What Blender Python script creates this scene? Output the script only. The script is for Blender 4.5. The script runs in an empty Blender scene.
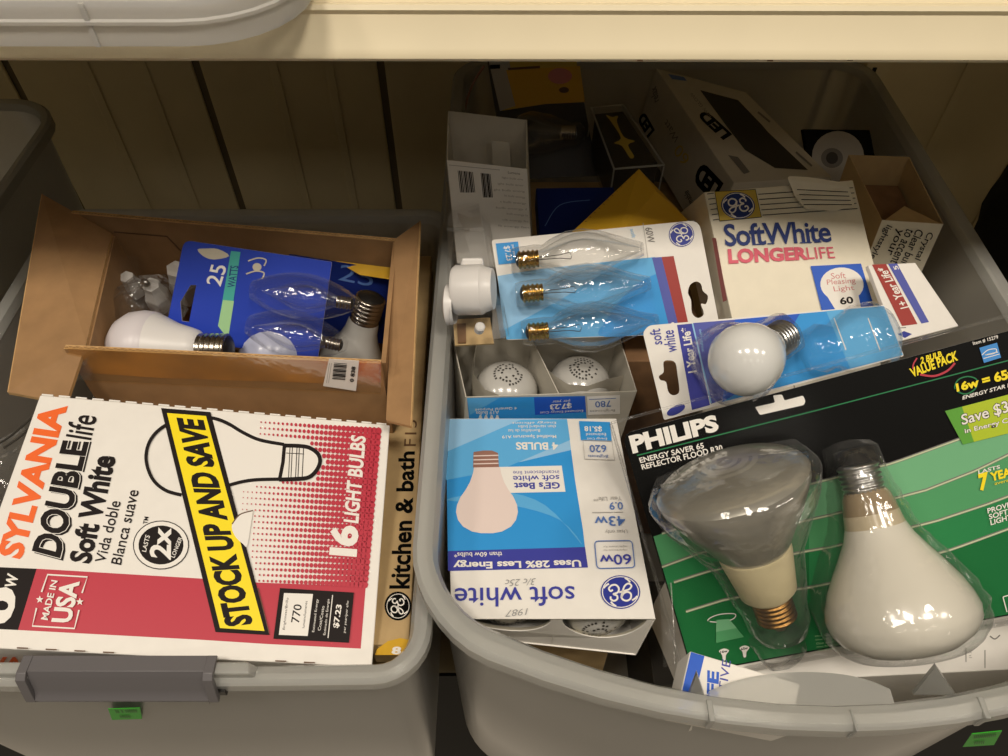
import bpy, bmesh, math, random
from mathutils import Vector, Matrix
from mathutils.geometry import tessellate_polygon
random.seed(7)
S = bpy.context.scene
C = S.collection

# ------------------------------------------------------------------ camera
F, CX, CY, PITCH = 757.0, 504.0, 378.0, math.radians(50)
CAM = Vector((0, 0, .75))
cd = bpy.data.cameras.new('camera'); cam = bpy.data.objects.new('camera', cd); C.objects.link(cam)
cam.location = CAM; cam.rotation_euler = (math.pi / 2 - PITCH, 0, 0)
cd.sensor_width = 36; cd.lens = F / 1008 * 36; cd.clip_start = .01
S.camera = cam
S.cycles.transparent_max_bounces = 40; S.cycles.max_bounces = 14
# ------------------------------------------------------------------ light
w = bpy.data.worlds.new('room_light'); S.world = w; w.use_nodes = True
w.node_tree.nodes['Background'].inputs[0].default_value = (1, .88, .70, 1)
w.node_tree.nodes['Background'].inputs[1].default_value = .045
def ceiling_lamp(name, loc, size, power, col=(1, .90, .775)):
    l = bpy.data.lights.new(name, 'AREA'); l.shape = 'RECTANGLE'; l.size, l.size_y = size
    l.energy = power; l.color = col
    o = bpy.data.objects.new(name, l); C.objects.link(o); o.location = loc
for lx in (-1.9, -.65, .6, 1.85):
    ceiling_lamp('ceiling_light', (lx, -.50, 2.75), (.46, .46), 29 if abs(lx) < 1 else 20)
    ceiling_lamp('ceiling_light', (lx + .3, -2.3, 2.75), (.42, .42), 3)
S.view_settings.view_transform = 'Standard'; S.view_settings.look = 'None'
S.view_settings.exposure = -.09; S.view_settings.gamma = 1; S.view_settings.use_curve_mapping = False

# ------------------------------------------------------------------ materials
MATS = {}
def lin(c):
    c /= 255.0
    return c / 12.92 if c <= .04045 else ((c + .055) / 1.055) ** 2.4
def M(name, rgb=(200, 200, 200), rough=.5, metal=0, spec=.5, var=0, scale=40, bump=0, coat=0, sss=0):
    if name in MATS: return MATS[name]
    m = bpy.data.materials.new(name); m.use_nodes = True; nt = m.node_tree
    b = nt.nodes['Principled BSDF']; col = tuple(lin(v) for v in rgb) + (1,)
    b.inputs['Base Color'].default_value = col
    b.inputs['Roughness'].default_value = rough; b.inputs['Metallic'].default_value = metal
    b.inputs['Specular IOR Level'].default_value = spec; b.inputs['Coat Weight'].default_value = coat
    b.inputs['Coat Roughness'].default_value = .08
    if sss: b.inputs['Subsurface Weight'].default_value = sss; b.inputs['Subsurface Radius'].default_value = (.01, .01, .01)
    if var or bump:
        tc = nt.nodes.new('ShaderNodeTexCoord'); nz = nt.nodes.new('ShaderNodeTexNoise')
        nz.inputs['Scale'].default_value = scale; nz.inputs['Detail'].default_value = 6
        nt.links.new(tc.outputs['Object'], nz.inputs['Vector'])
        if var:
            r = nt.nodes.new('ShaderNodeValToRGB'); r.color_ramp.elements[0].position = .3; r.color_ramp.elements[1].position = .7
            r.color_ramp.elements[0].color = tuple(v * (1 - var) for v in col[:3]) + (1,)
            r.color_ramp.elements[1].color = tuple(min(1, v * (1 + var)) for v in col[:3]) + (1,)
            nt.links.new(nz.outputs['Fac'], r.inputs['Fac']); nt.links.new(r.outputs['Color'], b.inputs['Base Color'])
        if bump:
            bp = nt.nodes.new('ShaderNodeBump'); bp.inputs['Strength'].default_value = bump; bp.inputs['Distance'].default_value = .001
            nt.links.new(nz.outputs['Fac'], bp.inputs['Height']); nt.links.new(bp.outputs['Normal'], b.inputs['Normal'])
    MATS[name] = m
    return m
def clear(name, tint=(1, 1, 1), haze=.04, gloss=1.0, rough=.03, bump=0, bscale=60, edge=.12):
    """thin clear plastic / glass: see-through sheet with a fresnel sheen"""
    m = bpy.data.materials.new(name); m.use_nodes = True; nt = m.node_tree; nt.nodes.clear()
    N, L = nt.nodes.new, nt.links.new
    out = N('ShaderNodeOutputMaterial'); tr = N('ShaderNodeBsdfTransparent'); tr.inputs[0].default_value = (*tint, 1)
    gl = N('ShaderNodeBsdfGlossy'); gl.inputs['Roughness'].default_value = rough
    df = N('ShaderNodeBsdfDiffuse'); df.inputs[0].default_value = (.82, .82, .8, 1)
    lw = N('ShaderNodeLayerWeight'); lw.inputs['Blend'].default_value = .25
    pw = N('ShaderNodeMath'); pw.operation = 'MULTIPLY_ADD'; pw.inputs[1].default_value = edge; pw.inputs[2].default_value = haze
    p3 = N('ShaderNodeMath'); p3.operation = 'POWER'; p3.inputs[1].default_value = 3; L(lw.outputs['Facing'], p3.inputs[0]); L(p3.outputs[0], pw.inputs[0])
    m1 = N('ShaderNodeMixShader'); L(pw.outputs[0], m1.inputs[0]); L(tr.outputs[0], m1.inputs[1]); L(df.outputs[0], m1.inputs[2])
    fr = N('ShaderNodeFresnel'); fr.inputs['IOR'].default_value = 1.45
    mu = N('ShaderNodeMath'); mu.operation = 'MULTIPLY'; mu.inputs[1].default_value = gloss; mu.use_clamp = True
    L(fr.outputs[0], mu.inputs[0])
    mn = N('ShaderNodeMath'); mn.operation = 'MINIMUM'; mn.inputs[1].default_value = .34; L(mu.outputs[0], mn.inputs[0])
    m2 = N('ShaderNodeMixShader'); L(mn.outputs[0], m2.inputs[0]); L(m1.outputs[0], m2.inputs[1]); L(gl.outputs[0], m2.inputs[2])
    if bump:
        tc = N('ShaderNodeTexCoord'); nz = N('ShaderNodeTexNoise'); nz.inputs['Scale'].default_value = bscale; nz.inputs['Detail'].default_value = 2
        bp = N('ShaderNodeBump'); bp.inputs['Strength'].default_value = bump; bp.inputs['Distance'].default_value = .004
        L(tc.outputs['Object'], nz.inputs[0]); L(nz.outputs['Fac'], bp.inputs['Height'])
        L(bp.outputs[0], gl.inputs['Normal']); L(bp.outputs[0], fr.inputs['Normal'])
    L(m2.outputs[0], out.inputs[0]); MATS[name] = m
    return m
def frosted(name, rgb, see, rough=.3):
    """milky polypropylene: part see-through, part diffusing both ways, soft gloss"""
    m = bpy.data.materials.new(name); m.use_nodes = True; nt = m.node_tree; nt.nodes.clear()
    N, L = nt.nodes.new, nt.links.new; col = tuple(lin(v) for v in rgb) + (1,)
    out = N('ShaderNodeOutputMaterial')
    tr = N('ShaderNodeBsdfTransparent'); tr.inputs[0].default_value = (.97, .97, .95, 1)
    rf = N('ShaderNodeBsdfRefraction'); rf.inputs['IOR'].default_value = 1.03; rf.inputs['Roughness'].default_value = .35
    df = N('ShaderNodeBsdfDiffuse'); df.inputs[0].default_value = col
    tl = N('ShaderNodeBsdfTranslucent'); tl.inputs[0].default_value = col
    gl = N('ShaderNodeBsdfGlossy'); gl.inputs['Roughness'].default_value = rough
    a = N('ShaderNodeMixShader'); a.inputs[0].default_value = .22; L(df.outputs[0], a.inputs[1]); L(tl.outputs[0], a.inputs[2])
    t = N('ShaderNodeMixShader'); t.inputs[0].default_value = .35; L(tr.outputs[0], t.inputs[1]); L(rf.outputs[0], t.inputs[2])
    b = N('ShaderNodeMixShader'); b.inputs[0].default_value = see; L(a.outputs[0], b.inputs[1]); L(t.outputs[0], b.inputs[2])
    fr = N('ShaderNodeFresnel'); fr.inputs[0].default_value = 1.4
    c = N('ShaderNodeMixShader'); L(fr.outputs[0], c.inputs[0]); L(b.outputs[0], c.inputs[1]); L(gl.outputs[0], c.inputs[2])
    L(c.outputs[0], out.inputs[0]); MATS[name] = m
    return m
frosted('bin_plastic', (248, 246, 238), .68)
frosted('bin_rim_plastic', (214, 214, 208), .50, .2)
frosted('lid_plastic', (240, 238, 234), .48, .2)
clear('blister', haze=.012, gloss=1.3, rough=.07, bump=.8, bscale=70, edge=.45)
clear('blister_flat', haze=.006, gloss=.35, bump=.15, bscale=30, edge=.02)
clear('clamshell', haze=.02, gloss=1.3, rough=.07, bump=.8, bscale=50, edge=.4)
clear('clam_sheet', haze=.004, gloss=.08, rough=.1, edge=.02)
clear('clear_glass', tint=(.985, .985, .98), haze=.01, gloss=1.2, edge=.2)
clear('grey_glass', tint=(.80, .80, .76), haze=.14, gloss=.9, rough=.08, edge=.25)
clear('tape_film', tint=(.96, .88, .68), haze=.02, gloss=.3, rough=.2, bump=.2, bscale=90, edge=.02)
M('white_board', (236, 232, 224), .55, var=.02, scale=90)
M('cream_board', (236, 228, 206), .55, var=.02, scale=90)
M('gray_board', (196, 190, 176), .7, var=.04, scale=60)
M('kraft', (156, 120, 80), .8, var=.10, scale=55, bump=.15)
M('kraft_edge', (205, 166, 112), .8, var=.15, scale=150)
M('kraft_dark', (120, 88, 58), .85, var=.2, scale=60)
M('tan_board', (186, 158, 112), .75, var=.08, scale=60)
M('shelf_paint', (232, 219, 186), .38, var=.03, scale=14)
M('back_paint', (226, 212, 172), .6, var=.06, scale=8)
M('seam_paint', (120, 108, 84), .7)
M('deck_paint', (196, 180, 145), .5, var=.05, scale=12)
M('floor_vinyl', (168, 160, 146), .5, var=.1, scale=5)
M('painted_shade', (18, 17, 15), .8)  # near-black standing in for shade at the deck front and inside slots
M('latch_grey', (100, 97, 98), .38)
M('frosted_white', (222, 222, 218), .18, coat=.4, sss=.15)
M('frosted_grey', (188, 186, 180), .22, coat=.5)
M('frosted_blue', (196, 200, 222), .28, coat=.3)
M('warm_white', (216, 211, 197), .22, coat=.5)
M('led_dome', (214, 208, 210), .35)
M('white_plastic', (222, 219, 215), .35)
M('cream_plastic', (222, 208, 166), .35)
M('brass', (190, 150, 70), .22, metal=1)
M('old_brass', (150, 112, 60), .32, metal=1)
M('nickel', (190, 182, 170), .22, metal=1)
M('aluminium', (205, 205, 202), .28, metal=1)
M('black_insulator', (26, 24, 22), .4)
M('filament', (90, 86, 80), .4, metal=.8)
M('black_fabric', (14, 13, 12), .95, var=.3, scale=200, bump=.6)
INK = dict(black=(38, 33, 32), orange=(243, 106, 38), red=(190, 50, 68), yellow=(250, 226, 20), white=(238, 234, 226),
           sky=(52, 152, 222), paleblue=(150, 198, 234), midblue=(96, 176, 228), purple=(62, 66, 160), geblue=(46, 56, 148),
           navy=(24, 50, 120), steel=(86, 120, 184), grey=(120, 116, 112), lightgrey=(176, 172, 166), softgrey=(150, 150, 150), pink=(218, 92, 112), rose=(206, 130, 130),
           mustard=(206, 178, 74), brickred=(160, 58, 52), stripeblue=(84, 92, 172), phblack=(6, 6, 5), green1=(116, 178, 132),
           green2=(84, 156, 104), green3=(46, 130, 76), green4=(30, 108, 58), paleline=(196, 206, 166), lineg=(20, 120, 70),
           lime=(176, 196, 30), limegreen=(90, 160, 50), starblue=(60, 140, 214), cobalt=(32, 62, 176), cobaltdark=(24, 40, 110), teal=(70, 170, 160),
           bulbpink=(232, 214, 206), coppery=(150, 110, 96), gold=(212, 166, 40), brown=(96, 68, 44), sticker=(40, 190, 20), darkgreen=(24, 84, 20),
           tape=(186, 132, 56), darkbox=(52, 48, 42), limepale=(160, 205, 150), royal=(36, 92, 200), leaf=(198, 190, 170))
for k, v in INK.items():
    M('ink_' + k, v, .45, spec=.08 if k in ('phblack', 'black', 'green1', 'green2', 'green3', 'green4', 'cobaltdark') else .4, **(dict(var=.4, scale=22) if k == 'tape' else {}))
M('bulb_amber', (150, 132, 104), .15, coat=.6)
M('bulb_tan', (192, 178, 150), .18, coat=.6)
M('reflector_silver', (158, 154, 142), .28, metal=.35, coat=1)

# ------------------------------------------------------------------ geometry helpers
RT = Vector((1, 0, 0)); FW = Vector((0, math.cos(PITCH), -math.sin(PITCH))); UP = RT.cross(FW)
def ray(x, y): return RT * ((x - CX) / F) - UP * ((y - CY) / F) + FW
def at(x, y, d): return CAM + ray(x, y) * d
def onz(x, y, z):
    r = ray(x, y); return CAM + r * ((z - CAM.z) / r.z)
def ony(x, y, Y):
    r = ray(x, y); return CAM + r * (Y / r.y)
class PL:
    """a real plane in the scene (a card, a carton face); p() finds where a photo point lies on it"""
    def __init__(s, anchor=None, dep=None, tilt=0, yaw=0, c=None, n=None):
        if n is None:
            n = Matrix.Rotation(math.radians(tilt), 3, 'X') @ Matrix.Rotation(-math.radians(yaw), 3, 'Y') @ Vector((0, 0, 1))
            c = at(*anchor, dep)
        s.c, s.n = Vector(c), Vector(n).normalized()
    def p(s, x, y, h=0):
        r = ray(x, y); return CAM + r * (((s.c + s.n * h - CAM).dot(s.n)) / r.dot(s.n))
    def drop(s, q): return q - s.n * ((q - s.c).dot(s.n))
class MB:
    def __init__(s): s.v, s.f, s.m, s.mats = [], [], [], []
    def slot(s, mat):
        m = MATS[mat] if isinstance(mat, str) else mat
        if m not in s.mats: s.mats.append(m)
        return s.mats.index(m)
    def add(s, vs, fs, mat):
        k = len(s.v); i = s.slot(mat); s.v += [Vector(v) for v in vs]
        for f in fs: s.f.append(tuple(a + k for a in f)); s.m.append(i)
    def hexa(s, q, mat):        # q: 4 top then 4 bottom
        s.add(q, [(0, 1, 2, 3), (7, 6, 5, 4), (0, 4, 5, 1), (1, 5, 6, 2), (2, 6, 7, 3), (3, 7, 4, 0)], mat)
    def panel(s, q, t, mat, n=None):
        n = n or (q[1] - q[0]).cross(q[3] - q[0]).normalized()
        s.hexa([p + n * (t / 2) for p in q] + [p - n * (t / 2) for p in q], mat)
    def box(s, lo, hi, mat):
        x0, y0, z0 = lo; x1, y1, z1 = hi
        s.hexa([(x0, y0, z1), (x1, y0, z1), (x1, y1, z1), (x0, y1, z1), (x0, y0, z0), (x1, y0, z0), (x1, y1, z0), (x0, y1, z0)], mat)
    def sheet(s, loops, n, t, mat, edge=None):
        """flat outline (first loop) with holes, thickness t below the given points"""
        flat = [p for l in loops for p in l]; tri = tessellate_polygon(loops); k = len(flat)
        tri = [tuple(x) for x in tri]
        s.add(flat, tri, mat); s.add([p - n * t for p in flat], [x[::-1] for x in tri], edge or mat)
        for l in loops:
            m = len(l); s.add(list(l) + [p - n * t for p in l], [(i, (i + 1) % m, (i + 1) % m + m, i + m) for i in range(m)], edge or mat)
    def tube(s, pts, r, mat, seg=6, closed=False):
        pts = [Vector(p) for p in pts]; n = len(pts); rings = []
        ref = Vector((.123, .71, .69))
        for i, p in enumerate(pts):
            a = pts[(i - 1) % n] if closed or i else p; b = pts[(i + 1) % n] if closed or i < n - 1 else p
            d = (b - a).normalized(); e = d.cross(ref).normalized(); g = d.cross(e)
            rr = r[i] if isinstance(r, (list, tuple)) else r
            rings.append([p + (e * math.cos(2 * math.pi * k / seg) + g * math.sin(2 * math.pi * k / seg)) * rr for k in range(seg)])
        fs = []
        for i in range(n if closed else n - 1):
            j = (i + 1) % n
            fs += [(i * seg + k, i * seg + (k + 1) % seg, j * seg + (k + 1) % seg, j * seg + k) for k in range(seg)]
        if not closed: fs += [tuple(range(seg))[::-1], tuple((n - 1) * seg + k for k in range(seg))]
        s.add([q for rg in rings for q in rg], fs, mat)
    def lathe(s, o, ax, prof, mat, seg=28, up=None, a0=0, a1=2 * math.pi, wob=None):
        ax = ax.normalized(); up = up or Vector((.3, .5, .8)); e = (up - ax * up.dot(ax)).normalized(); l = ax.cross(e)
        full = abs(a1 - a0 - 2 * math.pi) < 1e-6; cols = seg if full else seg + 1; vs = []
        for t, r in prof:
            for k in range(cols):
                a = a0 + (a1 - a0) * k / seg; vs.append(o + ax * t + (l * math.cos(a) + e * math.sin(a)) * max(r, 1e-5))
        fs = []
        for i in range(len(prof) - 1):
            for k in range(seg):
                k2 = (k + 1) % cols; fs.append((i * cols + k, i * cols + k2, (i + 1) * cols + k2, (i + 1) * cols + k))
        s.add(vs, fs, mat)
        return vs, cols
    def build(s, name, root=None, smooth=False, bevel=0, angle=40):
        me = bpy.data.meshes.new(name); off = root_loc(root)
        me.from_pydata([v - off for v in s.v], [], s.f)
        for m in s.mats: me.materials.append(m)
        me.polygons.foreach_set('material_index', s.m); me.update()
        bm = bmesh.new(); bm.from_mesh(me)
        if not isinstance(s, Print): bmesh.ops.remove_doubles(bm, verts=bm.verts, dist=1e-6); bmesh.ops.recalc_face_normals(bm, faces=bm.faces)
        bm.to_mesh(me); bm.free()
        o = bpy.data.objects.new(name, me); C.objects.link(o)
        if root is not None: o.parent = root
        if smooth:
            me.polygons.foreach_set('use_smooth', [True] * len(me.polygons)); me.set_sharp_from_angle(angle=math.radians(angle))
        if bevel:
            b = o.modifiers.new('bevel', 'BEVEL'); b.width = bevel; b.segments = 2; b.limit_method = 'ANGLE'
        return o
def root_loc(r):
    v = Vector((0, 0, 0))
    while r is not None: v = v + r.location; r = r.parent
    return v
def tag(o, label, cat=None, group=None, kind=None):
    if label: o['label'] = label
    if cat: o['category'] = cat
    if group: o['group'] = group
    if kind: o['kind'] = kind
    return o
def thing(name, label, cat, loc, group=None):
    o = bpy.data.objects.new(name, None); C.objects.link(o); o.location = loc; o.empty_display_size = .02
    return tag(o, label, cat, group)
def mean(ps): return sum((Vector(p) for p in ps), Vector()) / len(ps)

# ------------------------------------------------------------------ printing (flat ink on a face)
TCACHE = {}
def tmesh(t, bold, sp):
    k = (t, bold, sp)
    if k not in TCACHE:
        cu = bpy.data.curves.new('lettering', 'FONT'); cu.body = t; cu.offset = bold; cu.space_character = sp; cu.resolution_u = 3
        o = bpy.data.objects.new('lettering', cu); me = o.to_mesh()
        vs = [(v.co.x, v.co.y) for v in me.vertices]; fs = [tuple(p.vertices) for p in me.polygons]; o.to_mesh_clear()
        bpy.data.objects.remove(o); bpy.data.curves.remove(cu)
        ref = vs if not bold else tmesh(t, 0.0, sp)[2]
        x0 = min(v[0] for v in ref); x1 = max(v[0] for v in ref); y0 = min(v[1] for v in ref); y1 = max(v[1] for v in ref)
        TCACHE[k] = ([((x - x0) / (x1 - x0), (y - y0) / (y1 - y0)) for x, y in vs], fs, vs)
    return TCACHE[k]
def spline(pts, n=6, closed=False):
    P = [Vector((*p, 0)) for p in pts]; out = []; N = len(P)
    for i in range(N if closed else N - 1):
        g = lambda j: P[j % N] if closed else P[max(0, min(N - 1, j))]
        a, b, c, d = g(i - 1), g(i), g(i + 1), g(i + 2)
        for k in range(n):
            t = k / n
            q = .5 * ((2 * b) + (c - a) * t + (2 * a - 5 * b + 4 * c - d) * t * t + (3 * b - a - 3 * c + d) * t ** 3)
            out.append((q.x, q.y))
    if not closed: out.append((P[-1].x, P[-1].y))
    return out
GE_A = [(-.02, .28), (-.12, .46), (-.32, .52), (-.5, .38), (-.52, .12), (-.36, .0), (-.16, .08), (-.04, .3), (-.1, 0), (-.22, -.36), (-.42, -.5), (-.56, -.36), (-.44, -.16), (-.16, -.06), (.06, .02)]
GE_B = [(.5, .26), (.5, .42), (.34, .52), (.18, .42), (.18, .22), (.36, .12), (.14, .02), (.08, -.22), (.22, -.42), (.44, -.4), (.58, -.22), (.5, -.06), (.38, -.14)]
class Print(MB):
    def __init__(s, plane, h0=.00025): super().__init__(); s.pl = plane; s.h = h0
    def P(s, x, y): return s.pl.p(x, y, s.h)
    def step(s): s.h += .00003
    def poly(s, pts, ink):
        q = [s.P(*p) for p in pts]; s.add(q, [tuple(t) for t in tessellate_polygon([q])] if len(q) > 4 else [tuple(range(len(q)))], 'ink_' + ink); s.step()
    def ell(s, c, ax, ay, ink, seg=28):
        s.poly([(c[0] + ax[0] * math.cos(a) + ay[0] * math.sin(a), c[1] + ax[1] * math.cos(a) + ay[1] * math.sin(a)) for a in [2 * math.pi * k / seg for k in range(seg)]], ink)
    def stroke(s, pts, wd, ink, closed=False):
        pts = [Vector((*p, 0)) for p in pts]; n = len(pts); L, R = [], []
        for i in range(n):
            a = pts[(i - 1) % n] if closed or i else pts[i]; b = pts[(i + 1) % n] if closed or i < n - 1 else pts[i]
            d = (b - a).normalized(); e = Vector((-d.y, d.x, 0)) * wd / 2
            L.append(s.P(*(pts[i] + e).xy)); R.append(s.P(*(pts[i] - e).xy))
        m = n if closed else n - 1
        s.add(L + R, [(i, (i + 1) % n, (i + 1) % n + n, i + n) for i in range(m)], 'ink_' + ink); s.step()
    def text(s, t, bl, br, tl, tr=None, ink='black', bold=0.0, sp=1.0):
        tr = tr or (br[0] + tl[0] - bl[0], br[1] + tl[1] - bl[1]); vs, fs, _ = tmesh(t, bold, sp); q = []
        for x, y in vs:
            a = [(1 - x) * (1 - y) * bl[i] + x * (1 - y) * br[i] + (1 - x) * y * tl[i] + x * y * tr[i] for i in (0, 1)]
            q.append(s.P(*a))
        s.add(q, fs, 'ink_' + ink); s.step()
    def logo(s, c, ax, ay, ring='white', fill='geblue', line='white', k=1.0):
        """round monogram badge; ax / ay are the half axes (right, up) in photo points"""
        g = lambda x, y: (c[0] + ax[0] * x + ay[0] * y, c[1] + ax[1] * x + ay[1] * y)
        e = lambda r, ink: s.ell(c, (ax[0] * r, ax[1] * r), (ay[0] * r, ay[1] * r), ink)
        e(1.0, fill); e(.94, ring); e(.89, fill); wd = math.hypot(*ax) * .092 * k
        for st in (GE_A, GE_B): s.stroke([g(*p) for p in spline(st, 5)], wd, line)
        for a in (40, 130, 220, 310):
            r = [(.72 + .16 * t, math.radians(a + 34 * t)) for t in (.25, .5, .75, 1)]
            s.stroke([g(q * math.cos(b), q * math.sin(b)) for q, b in r], wd, line)
def lerp(a, b, t): return tuple(a[i] + (b[i] - a[i]) * t for i in range(len(a)))
def rounded(pts, r, seg=4):
    out = []; n = len(pts)
    for i in range(n):
        p = Vector((*pts[i], 0)); a = Vector((*pts[i - 1], 0)); b = Vector((*pts[(i + 1) % n], 0))
        rr = r[i] if isinstance(r, (list, tuple)) else r
        p0 = p + (a - p).normalized() * rr; p1 = p + (b - p).normalized() * rr
        if rr == 0: out.append((p.x, p.y)); continue
        for k in range(seg + 1):
            t = k / seg; q = p0 * (1 - t) ** 2 + p * 2 * t * (1 - t) + p1 * t * t; out.append((q.x, q.y))
    return out

# ------------------------------------------------------------------ light bulbs
def threads(t0, t1, r, n=5):
    out = []
    for k in range(n * 6 + 1):
        t = t0 + (t1 - t0) * k / (n * 6); out.append((t, r + .0006 * math.sin(2 * math.pi * k / 6)))
    return out
A19 = [(.026, .0128), (.030, .0136), (.038, .0145), (.046, .017), (.054, .021), (.062, .0258), (.070, .0288), (.078, .030), (.086, .0291), (.093, .0258), (.099, .020), (.103, .0125), (.1048, .0055), (.1052, 0)]
G16 = [(.026, .0128), (.031, .014), (.037, .018), (.044, .0222), (.052, .0248), (.060, .0256), (.068, .0245), (.075, .0205), (.080, .014), (.083, .006), (.0835, 0)]
R30 = [(.050, .0192), (.058, .0222), (.067, .0275), (.078, .0345), (.090, .0415), (.100, .0457), (.108, .0475), (.115, .0465), (.122, .042), (.129, .032), (.133, .018), (.1345, 0)]
B10 = [(.017, .0058), (.021, .0068), (.028, .0102), (.036, .0138), (.044, .016), (.052, .0165), (.060, .0152), (.068, .0122), (.076, .0086), (.084, .0052), (.091, .0026), (.096, 0)]
def add_bulb(root, base, head, prof, glass, screw='aluminium', small=False, scale=1.0, gname='glass_bulb', filament=False):
    ax = (head - base).normalized(); sc = lambda pr: [(t * scale, r * scale) for t, r in pr]
    g = MB(); g.lathe(base, ax, sc(prof), glass); go = g.build(gname, root, True, angle=60)
    r = .0064 if small else .0128; e = prof[0][0]
    b = MB(); b.lathe(base, ax, sc([(e * .10, r * .55), (e * .13, r * .9)] + threads(e * .15, e * .95, r, 4 if small else 5) + [(e * 1.02, r * 1.02), (e * 1.04, r * .8)]), screw, 20)
    bo = b.build('screw_base', root, True, angle=60)
    k = MB(); k.lathe(base, ax, sc([(0, 0), (.0004, r * .3), (e * .03, r * .38), (e * .035, r * .5), (e * .10, r * .82), (e * .13, r * .9)]), 'black_insulator', 16); k.build('contact', bo, True)
    if filament:
        f = MB(); up = Vector((0, 0, 1)); s = ax.cross(up).normalized(); p = base + ax * e * scale
        for d in (-1, 1): f.tube([p + s * d * .0015, p + ax * .018 + s * d * .002, p + ax * .026 + s * d * .004], .0003, 'filament', 4)
        f.tube([p, p + ax * .014], .0016, 'clear_glass', 6)
        f.tube([p + ax * .026 + s * .004, p + ax * .0275, p + ax * .026 - s * .004], .00025, 'filament', 4); f.build('filament', go)
    return go
def half_shell(mb, base, ax, prof, pl, mat, seg=18):
    """moulded blister: half a turned shape lying on the card, with walls down to it"""
    ax = ax.normalized(); n = pl.n
    vs, cols = mb.lathe(base, ax, prof, mat, seg, up=n, a0=0, a1=math.pi)
    for side in (0, cols - 1):
        top = [vs[i * cols + side] for i in range(len(prof))]; low = [pl.drop(q) + n * .0004 for q in top]; m = len(top)
        mb.add(top + low, [(i, i + 1, i + 1 + m, i + m) for i in range(m - 1)], mat)
    for row in (0, len(prof) - 1):
        top = [vs[row * cols + k] for k in range(cols)]; low = [pl.drop(q) + n * .0004 for q in top]
        if prof[row][1] > .002: mb.add(top + low, [(i, i + 1, i + 1 + cols, i + cols) for i in range(cols - 1)], mat)
        else: mb.add([top[0], low[0], low[0] + ax * 1e-4], [(0, 1, 2)], mat)

# ================================================================== SETTING
m = MB(); m.box((-3, -3.2, -.52), (3, 1.4, -.5), 'floor_vinyl'); tag(m.build('floor'), 'pale floor in front of the shelving', kind='structure')  # floor colour lightened to bounce light up onto the bin fronts
WY = .935
wb = MB(); wb.box((-2.2, WY + .0045, -.5), (2.2, WY + .03, 1.6), 'seam_paint'); wbo = tag(wb.build('wall_back'), 'beige metal back panels of the shelving with dark vertical seams', kind='structure')
seams = [-1.35, -.92] + [ony(x, 100, WY).x for x in (24, 207, 385)] + [.16, .42, .85, 1.3]
for a, b in zip(seams[:-1], seams[1:]):
    q = MB(); q.box((a + .005, WY, -.5), (b - .005, WY + .0042, 1.5), 'back_paint'); q.build('back_panel', wbo, bevel=.0018)
    for k in (.42, .72):
        x = a + (b - a) * k; r = MB(); r.box((x - .006, WY - .0025, -.5), (x + .006, WY - .0002, 1.5), 'back_paint'); r.build('panel_rib', wbo, bevel=.002)
# upright post behind the right bin
post = thing('shelf_upright', 'slotted cream upright post behind the large bin', 'post', (.468, WY - .02, 0))
q = MB(); q.box((.452, WY - .03, -.5), (.484, WY - .003, 1.5), 'back_paint'); q.build('post_body', post, bevel=.002)
for k in range(16):
    q = MB(); q.box((.461, WY - .0309, .05 + k * .05), (.466, WY - .0301, .075 + k * .05), 'painted_shade'); q.build('slot', post)  # flat dark piece, the shade inside the hole put into its colour
# lower shelf the bins stand on
ls = thing('metal_shelf', 'lower cream metal shelf deck carrying the plastic bins', 'shelf', (0, .6, -.09))
q = MB(); q.box((-1.6, .275, -.072), (1.6, WY - .004, -.06), 'deck_paint'); q.build('shelf_deck', ls, bevel=.002)
q = MB(); q.box((-1.6, .2715, -.105), (1.6, .2745, -.061), 'painted_shade'); q.build('front_lip', ls)  # cream metal lip coloured near-black for the shadow on its face
q = MB(); q.box((-1.6, .279, -.5), (1.6, .285, -.073), 'painted_shade'); q.build('shaded_kick_plate', ls)  # plate added and coloured black so the gap under the deck looks shaded
# upper shelf
us = thing('metal_shelf', 'upper cream metal shelf with rolled front lip and row of slots', 'shelf', (0, .6, .555))
LY = .432
prof = [(LY - .004, .5332), (LY - .0095, .5325), (LY - .0118, .5345), (LY - .0110, .5375), (LY - .0090, .5395), (LY - .0010, .5550), (LY - .0022, .5578), (LY - .0005, .5600), (LY + .0045, .5592), (LY + .006, .5570), (LY + .008, .5615), (LY + .012, .563), (LY + .02, .5632)]
q = MB(); vs = []; X = [-1.3, -.7, -.3, 0, .3, .7, 1.3]
yaw = lambda x: -.0045 * x
for x in X: vs += [(x, y + yaw(x), z) for y, z in prof] + [(x, y + yaw(x) + .0012, z - .0012) for y, z in prof[::-1]]
k = len(prof) * 2
q.add(vs, [(i * k + j, i * k + (j + 1) % k, (i + 1) * k + (j + 1) % k, (i + 1) * k + j) for i in range(len(X) - 1) for j in range(k)], 'shelf_paint')
q.build('front_lip', us, True, angle=50)
q = MB(); q.box((-1.3, LY + .0215, .548), (1.3, WY - .005, .5634), 'shelf_paint'); q.build('shelf_deck', us)
for j in range(-4, 36):
    x = .176 + j * .0127
    q = MB(); c = Vector((x, .4570, .5638)); d = Vector((.35, 1, 0)).normalized(); e = Vector((d.y, -d.x, 0))
    lp = [c + d * (.0045 * (1 if math.sin(a) > 0 else -1)) + d * .002 * math.sin(a) + e * .002 * math.cos(a) for a in [2 * math.pi * i / 12 + .01 for i in range(12)]]
    q.sheet([lp], Vector((0, 0, 1)), .0003, 'painted_shade'); q.build('slot', us)  # no hole is cut, dark colour stands for the shade in it
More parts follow.
